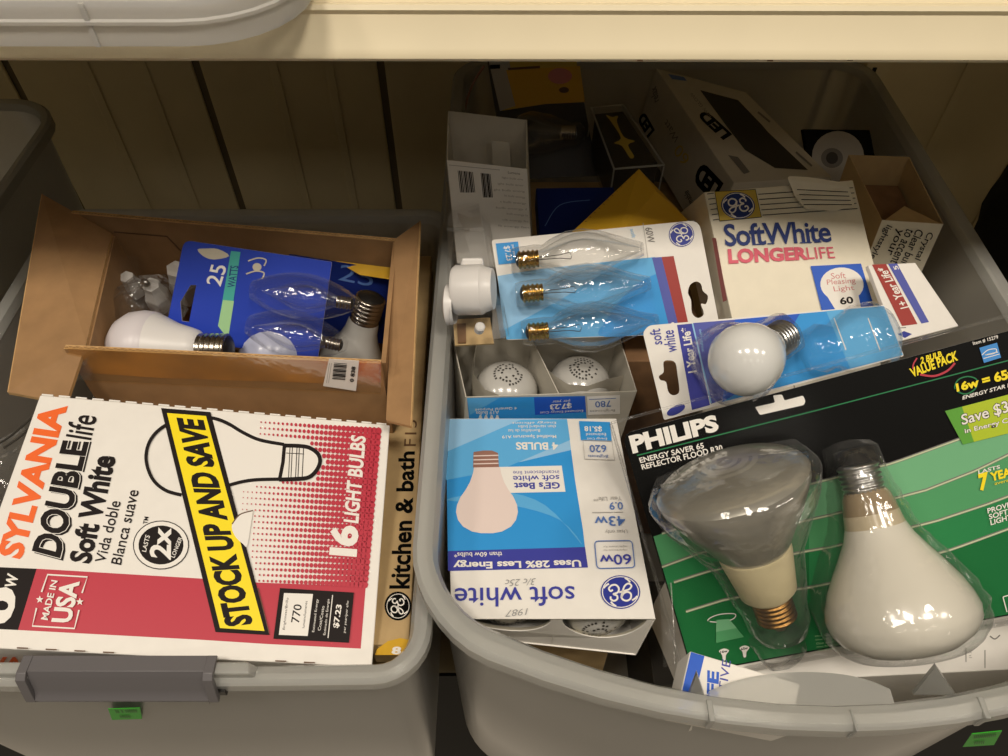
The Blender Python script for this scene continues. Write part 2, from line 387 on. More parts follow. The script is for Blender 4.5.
for (x, y) in ((850, 60), (770, 60.5), (966, 60), (640, 60.5)):
    c = ony(x, y, LY - .0118); q = MB(); q.box((c.x - .0016, LY - .01235, c.z - .0002), (c.x + .0016, LY - .0118, c.z + .0003), 'ink_brown'); q.build('scuff', us)

# ================================================================== BINS
def rloop(cx, cy, a, b, r, bow=0, seg=7, nf=12):
    pts = []; f = lambda x: -bow * max(0, 1 - ((x - cx) / a) ** 2)
    def arc(ox, oy, t0):
        for k in range(seg + 1):
            t = math.radians(t0 + 90 * k / seg); pts.append((ox + r * math.cos(t), oy + r * math.sin(t)))
    arc(cx - a + r, cy - b + r, 180)
    for k in range(1, nf): pts.append((cx - a + r + (2 * a - 2 * r) * k / nf, cy - b))
    arc(cx + a - r, cy - b + r, 270); arc(cx + a - r, cy + b - r, 0); arc(cx - a + r, cy + b - r, 90)
    return [(x, y + (f(x) if y < cy else 0)) for x, y in pts]
def sweep(cx, cy, a, b, r, bow, prof, mat, cap=True):
    q = MB(); vs = []; n = 0
    for o, z in prof:
        l = rloop(cx, cy, a - o, b - o, max(r - o, .004), bow); n = len(l); vs += [(x, y, z) for x, y in l]
    q.add(vs, [(i * n + k, i * n + (k + 1) % n, (i + 1) * n + (k + 1) % n, (i + 1) * n + k) for i in range(len(prof) - 1) for k in range(n)], mat)
    if cap: q.add(vs[:n], [tuple(range(n))], mat); q.add(vs[-n:], [tuple(range(n))[::-1]], mat)
    return q
Z0 = -.06
def make_bin(name, label, cx, cy, a, b, r, bow, H, lip, over, taper):
    t = thing(name, label, 'storage bin', (cx, cy, Z0))
    wall = [(over + taper, Z0 + .005), (over + taper - .004, Z0 + .012), (over + .002, H - .028), (over + .001, H - .008), (over - .0012, H - .008), (over, H - .03), (over + taper - .006, Z0 + .010), (over + taper - .002, Z0 + .002)]
    sweep(cx, cy, a, b, r, bow, wall, 'bin_plastic').build('bin_body', t, True, angle=35)
    rim = [(over + .002, H - .009), (over - .001, H - .002), (over - .005, H), (.003, H), (0, H - .003), (0, H - lip), (.0022, H - lip), (.0024, H - .005), (over - .005, H - .003), (over - .001, H - .0085), (over + .002, H - .009)]
    sweep(cx, cy, a, b, r, bow, rim, 'bin_rim_plastic', False).build('rim', t, True, angle=35)
    return t
rb = make_bin('plastic_bin', 'large milky plastic bin with a bowed front, heaped with light bulb packages', .19, .5345, .25, .3505, .05, .063, .30, .0145, .014, .012)
lb = make_bin('plastic_bin', 'latched clear plastic bin holding the open cardboard box of bulbs', -.2515, .392, .2045, .2355, .034, .002, .272, .0125, .0125, .014)
tb = make_bin('plastic_bin', 'translucent bin standing beside the latched bin, its corner by the back panels', -.70, .53, .208, .26, .06, 0, .30, .013, .011, .02)
# right bin: handle scoop, rim seams, fin
q = MB(); lens = [onz(x, y, .2935) for x, y in spline([(709, 691), (735, 681), (770, 674), (805, 672), (840, 674), (868, 680), (890, 689)], 4)]
low = [Vector((p.x, p.y - .004, .225)) for p in lens]; n = len(lens)
q.add(lens + low, [(i, i + 1, i + 1 + n, i + n) for i in range(n - 1)], 'bin_plastic')
bot = [Vector((p.x, .198 - .063 * (1 - ((p.x - .19) / .25) ** 2), .2935)) for p in lens]
q.add(lens + bot, [(i, i + 1, i + 1 + n, i + n) for i in range(n - 1)], 'bin_rim_plastic'); q.build('handle_scoop', rb, True)
def rim_rib(x, wdt=.0016):
    f = lambda o: .184 + o - .063 * (1 - ((x - .19) / .25) ** 2)
    q = MB(); q.box((x - wdt, f(-.001), .286), (x + wdt, f(.011), .3012), 'bin_rim_plastic'); q.build('rim_rib', rb, bevel=.0006)
for x in (onz(706, 710, .29).x, onz(976, 715, .29).x): rim_rib(x)
rim_rib(onz(846, 720, .29).x, .0007)
for pts in ([(912, 696), (936, 667), (957, 694)], [(692, 690), (697, 674), (706, 692)]):
    q = MB(); a, b, c = [ony(x, y, .1425) for x, y in pts]; a.z = c.z = .292
    q.sheet([[a, c, b]], Vector((0, -1, 0)), .0022, 'bin_rim_plastic'); q.build('rim_tab', rb)
def sticker(bin_, px, Y, tilt=96):
    pl = PL(c=(0, Y, .2), n=(0, -math.sin(math.radians(tilt)), math.cos(math.radians(tilt))))
    q = MB(); q.sheet([[pl.p(*p) for p in px]], pl.n, .0004, 'ink_sticker'); so = q.build('price_sticker', bin_); so['label'] = 'bright green price sticker'
    pr = Print(pl); mid = lambda s, t: lerp(lerp(px[0], px[1], s), lerp(px[3], px[2], s), t)
    for r, (s0, s1) in ((.28, (.15, .9)), (.75, (.3, .65))):
        n = int((s1 - s0) * 16)
        for k in range(n):
            if random.random() < .85: pr.stroke([mid(s0 + (s1 - s0) * k / n, r - .13), mid(s0 + (s1 - s0) * (k + .5) / n, r + .12)], .7, 'darkgreen')
    pr.build('sticker_print', so)
sticker(rb, [(972, 734), (1002, 731), (994, 745), (963, 747)], .1362)
sticker(lb, [(108, 709), (140, 708), (142, 719), (112, 720)], .1632)
# left bin: raised latch mount and grey latch
q = MB(); x0, x1 = onz(-20, 665, .278).x, onz(252, 662, .278).x
q.hexa([Vector(v) for v in ((x0, .159, .279), (x1, .159, .279), (x1 - .002, .1665, .279), (x0, .1665, .279), (x0, .159, .266), (x1 + .004, .159, .266), (x1 + .004, .1665, .266), (x0, .1665, .266))], 'bin_rim_plastic'); q.build('latch_mount', lb, bevel=.0015)
la = MB(); A, B = onz(22, 662, .28), onz(217, 659, .28)
def prof_strip(mb, pts, xa, xb, mat):
    vs = [Vector((xa, y, z)) for y, z in pts] + [Vector((xb, y, z)) for y, z in pts]; n = len(pts)
    mb.add(vs, [(i, (i + 1) % n, (i + 1) % n + n, i + n) for i in range(n)] + [tuple(range(n))[::-1], tuple(range(n, 2 * n))], mat)
fr = [(.1695, .2812), (.1585, .2818), (.1545, .2795), (.1505, .268), (.1480, .2600), (.1490, .2585), (.1520, .2600), (.1572, .2780), (.1695, .2796)]
prof_strip(la, fr, A.x, A.x + .006, 'latch_grey'); prof_strip(la, fr, B.x - .006, B.x, 'latch_grey')
inner = [(.1695, .2810), (.1597, .2813), (.1585, .2794), (.1567, .2768), (.1532, .2671), (.1512, .2638), (.1483, .2613), (.1490, .2585), (.1530, .2600), (.1585, .2750), (.1695, .279)]
prof_strip(la, inner, A.x + .006, B.x - .006, 'latch_grey')
lo = la.build('latch', lb, True, bevel=.0008, angle=30); lo['label'] = 'grey plastic snap latch'
q = MB(); q.box((B.x - .002, .153, .2575), (B.x + .0035, .158, .264), 'black_insulator'); q.build('latch_pivot', lb)
for px in ((262, 700, 318, 756), (16, 700, 40, 756)):       # moulded ribs on the front wall
    a, b = ony(px[0], px[1], .1705), ony(px[2], px[3], .176); q = MB(); q.tube([a, b], .0012, 'bin_rim_plastic', 6); q.build('wall_rib', lb)
# lid lying on the upper shelf
ld = thing('bin_lid', 'translucent plastic bin lid lying on the upper shelf and overhanging its lip', 'lid', (-.34, .6, .565))
lidp = [(o_, z_ + .0108) for o_, z_ in [(.03, .568), (.028, .5735), (.018, .5745), (.0145, .5715), (.011, .5715), (.008, .5765), (.001, .5755), (0, .573), (0, .5672), (-.0018, .5665), (-.0018, .5648), (0, .564), (0, .5535), (.0018, .5535), (.002, .572), (.008, .5742), (.012, .569), (.018, .5722), (.027, .5712), (.029, .566)]]
sweep(-.338, .578, .232, .203, .055, 0, lidp, 'lid_plastic').build('lid_panel', ld, True, angle=30)
for x in (-.205, -.272):
    q = MB(); q.box((x - .0012, .3738, .5645), (x + .0012, .3748, .586), 'lid_plastic'); q.build('lid_rib', ld)
q = MB(); q.box((-.36, .369, .5668), (-.272, .3748, .5835), 'lid_plastic'); q.build('latch_lug', ld, bevel=.002)

# ================================================================== carton builder
def carton(name, label, pl, quad, thick, mat, cat='carton', side=None, group=None, bevel=.0008):
    W = [pl.p(*p) for p in quad]; L = [p - pl.n * thick for p in W]
    t = thing(name, label, cat, mean(L), group); q = MB(); q.hexa(W + L, mat)
    o = q.build('carton_body', t, bevel=bevel)
    return t, W, L
def facepl(a, b, c, out):
    n = (b - a).cross(c - a).normalized(); n = n if n.dot(out) > 0 else -n
    return PL(c=a, n=n)

# ---- white 16-bulb carton in the left bin
sp = PL(c=(-.2093, .2564, .2897), n=(.187, -.178, .966))
sq = [(40, 395), (390, 425), (372, 667), (-50, 646)]
sy, W, L = carton('light_bulb_carton', 'white corrugated carton printed "16 LIGHT BULBS" with yellow diagonal banner', sp, sq, .09, 'white_board')
p = Print(sp)
T = p.text
p.poly([(36.7, 568.7), (200, 578.5), (257.5, 582.5), (365.7, 586.5), (360.7, 648.6), (267.5, 644), (200, 639.7), (18, 630)], 'red')
p.poly([(-28, 566), (36.7, 568.7), (18, 630), (-46, 627)], 'black')
T('0', (9.5, 622), (16.5, 592), (-13, 619), (-6, 589), 'white', .05); T('W', (15, 588), (18.5, 576), (5, 586), (8, 573.5), 'white', .03)
T('SYLVANIA', (21, 558), (66, 408), (-1, 553), (42, 405), 'orange', .045)
T('DOUBLE', (62, 559), (90, 443), (36, 552), (66, 441.5), 'black', .045); p.step()
T('DOUBLE', (59.5, 557), (88, 443), (33, 550), (63.5, 441), 'white', .055); T('DOUBLE', (59.5, 557), (88, 443), (33, 550), (63.5, 441), 'black', .035)
T('life', (91, 440), (97, 417), (66, 436), (71, 413), 'black', .012)
T('Soft White', (90, 563), (115, 458), (70, 560), (92, 455), 'black', .04)
T('Vida doble', (105, 563), (121, 502), (95, 561), (109, 500), 'black', .008); T('Blanca suave', (121, 565), (139, 491), (111, 563), (127, 489), 'black', .008)
p.ell((161, 545), (28, 1.5), (-2, 24.5), 'black'); p.ell((161, 545), (27, 1.5), (-2, 23.5), 'white'); p.ell((161, 545), (22.5, 1), (-1.5, 19.5), 'black')
T('2x', (170, 559), (170.5, 530), (150, 556), (153, 528), 'white', .03)
T('LASTS', (146, 552), (150, 536), (142, 551), (145.5, 534.5), 'white', .01); T('LONGER', (174.5, 558), (182.5, 538), (170.8, 556.5), (178.8, 536.5), 'white', .01)
T('TM', (147, 524), (148.5, 517), (143, 523.5), (144.5, 516.5), 'black', .02)
# halftone dots
bulb_zone = [(210, 415), (262, 437), (310, 443), (324, 461), (312, 482), (280, 482), (230, 490)]
def inside(pt, poly):
    r = False; j = len(poly) - 1
    for i in range(len(poly)):
        (xi, yi), (xj, yj) = poly[i], poly[j]
        if (yi > pt[1]) != (yj > pt[1]) and pt[0] < (xj - xi) * (pt[1] - yi) / (yj - yi) + xi: r = not r
        j = i
    return r
for r in range(28):
    a = lerp((248, 421), (238, 580), r / 27); b = lerp((378.5, 431), (365, 584.5), r / 27)
    for c in range(31):
        u = c / 30; pt = lerp(a, b, u); R = .5 + 2.75 * u ** 1.05
        if inside(pt, bulb_zone) or math.hypot(pt[0] - 252, pt[1] - 527) < 18 and pt[0] < 253: continue
        if pt[0] < 205 + (pt[1] - 409) * .265 + 8: continue
        if u < .09 and r < 5: continue
        p.h -= .00003; p.ell(pt, (R, 0), (0, R * 1.2), 'red', 8)
p.step()
T('16', (355.5, 555), (357.5, 528), (330.5, 553), (333, 526), 'white', .045, .8); T('LIGHT BULBS', (358, 523), (365.5, 437), (344, 521), (351.5, 435), 'white', .03)
# bulb outline
p.poly([(212, 419), (242, 432), (260, 439), (285, 444), (308, 447), (318, 453), (320, 461), (317, 471), (307, 478), (280, 479), (250, 481), (228, 486)], 'white')
p.stroke(spline([(181.5, 495), (165, 490), (152, 478), (146, 458), (151, 439), (166, 425), (190, 417), (212, 418), (227, 423), (243, 432.5), (260, 440), (284, 444.5)]), 3.4, 'black')
p.stroke(spline([(216, 491), (231, 484.5), (252, 480), (279, 479)]), 3.2, 'black')
p.stroke([(284.5, 444.5), (283, 462), (279.5, 480)], 3.6, 'black')
p.stroke(spline([(284, 445.5), (300, 446), (310, 448), (318, 454), (320, 462), (316, 471), (308, 477.5), (294, 479), (279, 479.5)]), 4, 'black')
for x in (290, 292.4, 297, 299.4, 303.6): p.stroke([(x, 447), (x - 1.5, 478)], .8, 'black')
p.stroke([(286, 453), (304, 454)], .7, 'black')
# banner
p.poly([(161, 408), (210.5, 412), (269.5, 635), (215.5, 632)], 'black'); p.poly([(167, 413), (206, 416), (264.5, 631), (220, 628)], 'yellow')
T('STOCK UP AND SAVE', (251.5, 623), (202.5, 421), (227, 626), (178, 418.5), 'black', .05)
p.poly(spline([(253, 511), (240, 515), (232, 525), (235, 536), (243, 544), (247, 546), (250, 530)], 5), 'white'); p.stroke(spline([(253, 510.5), (240, 514.5), (232, 524)]), 1.2, 'brown')
p.stroke([(258, 588), (269, 633)], .8, 'brown')
# made in usa
p.stroke([(36.5, 608), (32.3, 626), (74.4, 628.5), (79, 610)], 1.6, 'white'); p.stroke([(41.5, 592), (47.6, 574.6), (87.3, 577), (82, 593)], 1.6, 'white')
T('MADE IN', (47.6, 620), (57.5, 581), (41, 619), (51.5, 580), 'white', .02); T('USA', (70.4, 622), (79, 582.6), (52, 621), (61.5, 581), 'white', .035)
for c in ((39.7, 599.5), (79.8, 601.8)): p.poly([(c[0] + (4 if k % 2 == 0 else 1.7) * math.sin(k * math.pi / 5), c[1] - (4 if k % 2 == 0 else 1.7) * math.cos(k * math.pi / 5)) for k in range(10)], 'white')
# energy label
p.poly([(280, 588), (354, 592.5), (349, 642.7), (273.4, 638.7)], 'black'); p.poly([(284, 593), (313, 594), (307.7, 636), (278.8, 634.8)], 'white')
T('770', (299, 623), (302, 605), (291, 622), (294, 604), 'black', .01); T('Brightness/Brillo', (285.5, 630), (289.5, 598), (282.5, 629.5), (286, 597.5)); T('lumens/lumenes', (304.5, 628), (307.5, 601), (302, 628), (305, 601))
for i, s_ in enumerate(('Estimated Energy', 'Cost/Costo', 'Estimado de Energia')):
    x = 315 + i * 5.6; T(s_, (x, 632 - (3 if i == 1 else 0) + i * 1.5), (x + 4, 599 + (7 if i == 1 else 0)), (x - 3, 632 - (3 if i == 1 else 0) + i * 1.5), (x + 1, 599 + (7 if i == 1 else 0)), 'white')
p.stroke([(332.6, 595), (328, 638)], .9, 'white'); T('$7.23', (339, 628), (342.5, 605.5), (333, 627), (336.5, 604.5), 'white', .03); T('per year/por año', (346, 633), (349.5, 601), (343, 632.5), (346.5, 600.5), 'white')
for k in range(11):      # perforated bottom edge
    a = lerp((4, 647.6), (372, 666.2), .02 + k * .078 + .015)
    if 130 < a[0] < 258: continue
    p.poly([(a[0], a[1] - 1.2), (a[0] + 11, a[1] - .7), (a[0] + 11, a[1] + .6), (a[0], a[1] + .3)], 'brown')
p.build('front_print', sy)
fpl = facepl(W[3], W[2], L[3], Vector((0, -1, 0))); p = Print(fpl)
p.text('SYLVANIA', (-46, 668), (63, 668), (-46, 657), (64, 658), 'orange', .035); p.build('side_print', sy)
q = MB()                     # scalloped perforation along the far edge
for k in range(22):
    a, b = W[0].lerp(W[1], k / 22 + .004), W[0].lerp(W[1], k / 22 + .034); d = (W[0] - W[3]).normalized() * .0011
    q.hexa([a, b, b + d, a + d] + [v - sp.n * .002 for v in (a, b, b + d, a + d)], 'white_board')
q.build('perforated_edge', sy)

# ---- long kitchen and bath tube carton
kp = PL(c=(0, 0, .2445), n=(0, 0, 1))
def xyq(x0, y0, x1, y1): return [(x0, y1), (x1, y1), (x1, y0), (x0, y0)]
kb = thing('tube_carton', 'long narrow tan and yellow carton wedged beside the bin wall', 'carton', (-.077, .38, .2))
q = MB(); K = [Vector((-.1000, .585, .2445)), Vector((-.0735, .585, .2445)), Vector((-.0640, .190, .2445)), Vector((-.0905, .190, .2445))]
q.hexa(K + [v - Vector((0, 0, .034)) for v in K], 'tan_board'); q.build('carton_body', kb, bevel=.001)
p = Print(kp)
p.poly([(375, 655), (408, 655), (410, 640), (400, 638), (388, 641), (377, 649)], 'gold')
p.text('kitchen & bath', (409, 588), (414.5, 452), (390, 588), (399.5, 452), 'phblack', .028); p.text('F15', (416, 446), (417, 420), (404, 446), (406, 420), 'brown', .0)
p.ell((398, 606), (13.5, 0), (0, 14.5), 'phblack'); p.logo((398, 606), (2, -13), (-12, -2), fill='phblack', ring='white'); p.text('8', (392, 654), (400, 654), (393, 647), None, 'white', .04)
p.build('carton_print', kb)

# ---- open cardboard box with bulbs
cb = thing('cardboard_box', 'open brown corrugated cardboard box with flared flaps, full of loose bulbs', 'box', (-.2, .43, .2))
FL, FR_ = Vector((-.322, .379, .334)), Vector((-.090, .369, .327)); BLk, BRk = Vector((-.322, .497, .336)), Vector((-.090, .478, .336))
zb = .185
def dn(v, z=zb, t=0): return Vector((v.x, v.y, z))
def flute(mb, a, b, n_dir, amp=.0011, r=.0005, per=.0055):
    k = max(8, int((b - a).length / per * 4)); mb.tube([a.lerp(b, i / k) + n_dir * amp * math.sin(i * math.pi / 2) for i in range(k + 1)], r, 'kraft_edge', 4)
def board(name, quad, t=.0036, edge=(0, 1), mat='kraft'):
    q = MB(); q.panel(quad, t, mat); n = (quad[1] - quad[0]).cross(quad[3] - quad[0]).normalized()
    o = q.build(name, cb); f = MB()
    for s_ in (1, -1): f.tube([quad[edge[0]] + n * s_ * t * .42, quad[edge[1]] + n * s_ * t * .42], .0006, 'kraft_edge', 4)
    flute(f, quad[edge[0]], quad[edge[1]], n); f.build('fluted_edge', o)
    return o
f_tl, f_tr = at(65, 347, .56), at(381, 362, .56)
board('front_panel', [f_tl, f_tr, dn(f_tr) + Vector((0, -.004, 0)), dn(f_tl) + Vector((0, -.004, 0))])
b_tl, b_tr = at(72, 212, .655), at(396, 240, .65)
board('back_panel', [b_tl, b_tr, Vector((b_tr.x, b_tr.y - .012, zb)), Vector((b_tl.x + .03, b_tl.y - .012, zb))])
def plain_board(name, quad, t=.0036):
    q = MB(); q.panel(quad, t, 'kraft'); return q.build(name, cb)
hl0, hl1 = Vector((-.312, .383, .331)), at(113, 236, .652); hr0, hr1 = Vector((-.0905, .374, .322)), at(395, 242, .648)
plain_board('side_panel', [hl0, hl1, Vector((hl1.x + .006, hl1.y, zb)), dn(hl0)]); plain_board('side_panel', [hr0, hr1, Vector((hr1.x - .002, hr1.y, zb)), dn(hr0)])
lf = [at(8, 392, .55), at(42, 194, .66), hl1 + Vector((0, 0, .003)), hl0 + Vector((0, 0, .003)), at(66, 403, .558)]
rf = [at(411, 426, .548), at(420, 221, .66), hr1 + Vector((0, 0, .003)), at(386, 420, .555)]
def flap(pts):
    c_ = mean(pts); n_ = Vector()
    for i_ in range(len(pts)): n_ += (pts[i_] - c_).cross(pts[(i_ + 1) % len(pts)] - c_)
    n_.normalize(); n_ = n_ if n_.z > 0 else -n_; q = MB(); q.sheet([pts], n_, .0036, 'kraft', 'kraft_edge'); o = q.build('flap', cb)
    f = MB()
    for s_ in (-.0003, -.0033): f.tube([pts[0] + n_ * s_, pts[1] + n_ * s_], .0006, 'kraft_edge', 4)
    flute(f, pts[0] - n_ * .0018, pts[1] - n_ * .0018, n_); f.build('fluted_edge', o)
flap(lf); flap(rf)
q = MB(); q.box((-.31, .378, zb - .004), (-.093, .50, zb), 'kraft'); q.build('bottom_panel', cb)
fpl = facepl(f_tl, f_tr, dn(f_tl) + Vector((0, -.004, 0)), Vector((0, -1, .2))); fpl.c += fpl.n * .0019
p = Print(fpl, .0002); p.poly([(68, 349), (379, 363.5), (379, 385), (160, 378), (74, 372)], 'tape'); 
o = p.build('tape_stain', cb); o['label'] = 'yellowed packing tape along the top edge'
q = MB(); q.add([fpl.p(x, y, .0012) for x, y in [(64, 346.5), (381, 361.5), (381, 393), (76, 380)]], [(0, 1, 2, 3)], 'tape_film'); q.build('packing_tape', cb)
q = MB(); lab = [(329, 359), (359, 361), (356, 391), (323, 386)]; q.sheet([[fpl.p(x, y, .0016) for x, y in lab]], fpl.n, .0003, 'ink_white'); lo = q.build('barcode_label', cb); lo['label'] = 'small white barcode sticker'
p = Print(fpl, .0018)
for k in range(11): p.stroke([lerp((334, 363), (332, 380), k / 11), lerp((347, 364), (345, 381), k / 11)], .5 + .7 * (k * 7 % 3) / 2, 'black')
p.text('0 838', (353.5, 382), (355.5, 367), (349.8, 381.5), None, 'black', .03)
for x in (326.5, 328.5): p.stroke([(x + 3, 363), (x, 383)], .5, 'lightgrey')
p.build('label_print', lo)
bpl = facepl(b_tl, b_tr, Vector((b_tl.x + .03, b_tl.y - .012, zb)), Vector((0, -1, 0))); bpl.c += bpl.n * .0019
p = Print(bpl); p.stroke([(114, 232), (167, 236.5), (181, 251)], 1.3, 'brown'); p.build('die_cut_crease', cb)
lpl = facepl(lf[0], lf[1], lf[2], Vector((.3, 0, 1))); lpl.c += lpl.n * .0012
p = Print(lpl); p.poly(spline([(61, 265), (66, 264), (71, 272), (70, 281), (64, 280), (58, 272)], 4, True), 'brown'); p.stroke(spline([(63, 276), (66, 286), (71, 294)]), 3, 'brown'); p.build('grease_stain', cb)
# loose bulbs in the box
def loose_bulb(label, base, head, prof, glass, screw, group=None, name='light_bulb', **k):
    t = thing(name, label, 'light bulb', base.lerp(head, .5), group); add_bulb(t, base, head, prof, glass, screw, **k); return t
loose_bulb('frosted bulb leaning on the cardboard flap with nickel screw base uppermost', at(372, 294, .645), at(344, 388, .700), A19, 'frosted_grey', 'nickel')
loose_bulb('bluish frosted bulb with only its dome above the taped cardboard edge', at(266, 333, .63) + Vector((.004, .012, -.104)), at(266, 333, .63), A19, 'frosted_blue', 'nickel')
lb_ = thing('led_bulb', 'plastic domed white bulb lying on its side with dark screw base', 'light bulb', (-.26, .395, .32))
bs, hd = at(233, 350, .606), at(97, 347, .612)
LED = [(.026, .0125), (.0285, .0155), (.034, .0175), (.046, .021), (.058, .0268), (.062, .0285)]
ax = (hd - bs).normalized(); g = MB(); g.lathe(bs, ax, LED, 'white_plastic'); g.build('bulb_body', lb_, True)
add_bulb(lb_, bs, hd, [(.026, .0122), (.03, .012), (.060, .026), (.0625, .0293), (.072, .0305), (.082, .029), (.091, .0235), (.098, .0145), (.1015, .006), (.102, 0)], 'led_dome', 'nickel', gname='diffuser_dome')
# blue 25 watt blister card
p25 = PL((250, 300), .625, 52, 0)
t = thing('bulb_blister_pack', 'cobalt blue blister card marked 25 WATTS with clear bulbs under plastic', 'bulb pack', p25.p(250, 330))
out = rounded([(184, 240), (332, 262), (318, 358), (164, 338)], [8, 2, 2, 2]); hexa = [(190.6, 285), (196.3, 285), (189, 322), (182, 321), (180.3, 302)]
leaf = spline([(197.5, 249.5), (206, 248.5), (218, 249), (229.3, 256), (214, 259.5), (203.5, 256.3)], 3, True)
q = MB(); q.sheet([[p25.p(*a) for a in out], [p25.p(*a) for a in hexa]], p25.n, .0008, 'ink_cobalt', 'ink_white'); q.build('backing_card', t)
p = Print(p25); p.poly(leaf, 'leaf')
p.text('25', (220.5, 286.5), (227, 266.5), (206, 283), (211.5, 264), 'white', .012); p.poly([(231, 251), (240.5, 252), (228, 339), (218, 326)], 'teal'); p.poly([(223, 300), (234, 301), (228, 339), (218, 326)], 'limepale')
p.text('WATTS', (234.5, 287.5), (238.5, 266), (227.5, 287), (230.5, 265.5), 'navy', .015)
for (x, y) in ((252, 258), (250, 271)): p.stroke(spline([(x - 4, y + 3), (x + 6, y), (x + 14, y + 2), (x + 12, y + 8)]), 1.4, 'leaf')
p.ell((257, 267), (4.5, 0), (0, 4), 'leaf'); p.build('card_print', t)
bl = MB()
for (a, b) in (((252, 290), (356, 305)), ((248, 325), (345, 347))):
    A_, B_ = p25.p(*a, .012), p25.p(*b, .012); ax = B_ - A_; ln = ax.length
    half_shell(bl, A_, ax, [(ln * k / 10, .004 + .0145 * math.sin(math.pi * min(1, (k + .6) / 10.5)) ** .8) for k in range(11)], p25, 'blister')
bl.build('blister', t, True)
for (a, b) in (((354, 304), (262, 291)), ((343, 346), (256, 327))): add_bulb(t, p25.p(*a, .011), p25.p(*b, .011), B10, 'clear_glass', 'nickel', small=True, scale=.78)
p26 = PL((345, 290), .675, 66, -4)
t = thing('bulb_blister_pack', 'darker blue printed card standing against the back of the cardboard box', 'bulb pack', p26.p(345, 330))
q = MB(); q.sheet([[p26.p(*a) for a in rounded([(288, 254), (394, 271), (392, 345), (282, 330)], 3)]], p26.n, .0008, 'ink_cobaltdark'); q.build('backing_card', t)
p = Print(p26); p.text('25', (338, 280), (372, 287), (341, 264), (376, 271), 'steel', .0); p.stroke(spline([(306, 275), (311, 264), (318, 267), (313, 280)]), 2, 'steel'); p.build('card_print', t)
q = MB(); y0 = [at(336, 261, .668), at(393, 268, .664), at(393, 280, .66), at(360, 275, .664)]; q.panel(y0, .0008, 'ink_gold'); tag(q.build('yellow_card'), 'mustard yellow card tucked behind blue cards in the cardboard box', 'card')
# clear plastic pack and white plug pieces at the left of the box
t = thing('plastic_pack', 'crumpled clear plastic pack of small white parts in the cardboard box', 'plastic pack', (-.285, .44, .29))
def blob(mb, c, r, mat, seg=12, sq=(1, 1, 1), ang=0):
    vs = []; rows = 7
    for i in range(rows + 1):
        th = math.pi * i / rows
        for k in range(seg):
            ph = 2 * math.pi * k / seg; rr = r * (1 + .16 * math.sin(3 * ph + 5 * th))
            vs.append(c + Vector((rr * math.sin(th) * math.cos(ph) * sq[0], rr * math.sin(th) * math.sin(ph) * sq[1], rr * math.cos(th) * sq[2])))
    mb.add(vs, [(i * seg + k, i * seg + (k + 1) % seg, (i + 1) * seg + (k + 1) % seg, (i + 1) * seg + k) for i in range(rows) for k in range(seg)], mat)
q = MB(); blob(q, at(148, 305, .645), .03, 'blister', sq=(1.05, .9, .75)); q.build('clear_shell', t, True)
q = MB(); a = at(118, 255, .655); b = at(115, 335, .625); q.panel([a, a + Vector((.012, .008, -.01)), b + Vector((.012, .008, -.01)), b], .0012, 'blister_flat'); q.build('clear_flange', t)
for (x, y, d, r, hh) in ((150, 280, .665, .011, .03), (174, 262, .672, .013, .04), (127, 275, .66, .009, .02)):
    q = MB(); c = at(x, y, d); q.lathe(c - Vector((0, 0, hh)), Vector((.15, -.3, 1)), [(0, r), (hh * .6, r), (hh, r * .7), (hh + .006, r * .66), (hh + .006, 0)], 'white_plastic', 6); q.build('white_plug', t)
q = MB(); q.lathe(at(147, 284, .648), Vector((0, -.4, 1)), [(0, .003), (.004, .003), (.005, .0022), (.006, 0)], 'aluminium', 12); q.build('metal_tip', t, True)
# clear pack and wire beside the white carton
t = thing('plastic_pack', 'clear plastic pack squeezed between the bin wall and the white carton', 'plastic pack', (-.36, .34, .25))
q = MB(); blob(q, at(20, 470, .56), .03, 'blister', sq=(.9, 1.2, .7)); q.build('clear_shell', t, True)
q = MB(); q.tube([at(*a, .545) for a in spline([(-20, 452), (5, 440), (25, 424), (34, 416), (26, 432), (4, 448)], 5)], .0009, 'filament', 6); q.build('wire_loop', t, True)

# hidden-layer cartons the heap rests on
def plain_box(name, label, lo, hi, mat, print_=None, cat='carton', rot=0):
    t = thing(name, label, cat, ((lo[0] + hi[0]) / 2, (lo[1] + hi[1]) / 2, lo[2])); q = MB(); q.box(lo, hi, mat); q.build('carton_body', t, bevel=.001)
    q = MB(); xm = (lo[0] + hi[0]) / 2; q.box((xm - .0004, lo[1] + .002, hi[2] + .00005), (xm + .0004, hi[1] - .002, hi[2] + .0004), 'ink_brown'); q.build('lid_seam', t)
    return t
plain_box('carton', 'plain tan carton seen through the latched bin front, under the white carton', (-.215, .212, -.046), (-.105, .36, .145), 'tan_board')
tt = plain_box('carton', 'grey-white carton seen dimly low in the latched bin', (-.40, .212, -.046), (-.222, .36, .15), 'gray_board')
plain_box('carton', 'brown carton hidden beneath the open cardboard box', (-.32, .375, -.046), (-.095, .57, .178), 'kraft')
plain_box('carton', 'narrow white carton standing under the long tan carton', (-.088, .2, -.046), (-.080, .4, .2), 'white_board')
pv = PL(c=(0, .2115, .1), n=(0, -1, 0)); p = Print(pv)
p.poly([(206, 728), (246, 711), (284, 724), (250, 727)], 'white'); p.text('2 3', (238, 724), (258, 725), (240, 718), None, 'red', .03); o = p.build('carton_print', tt)

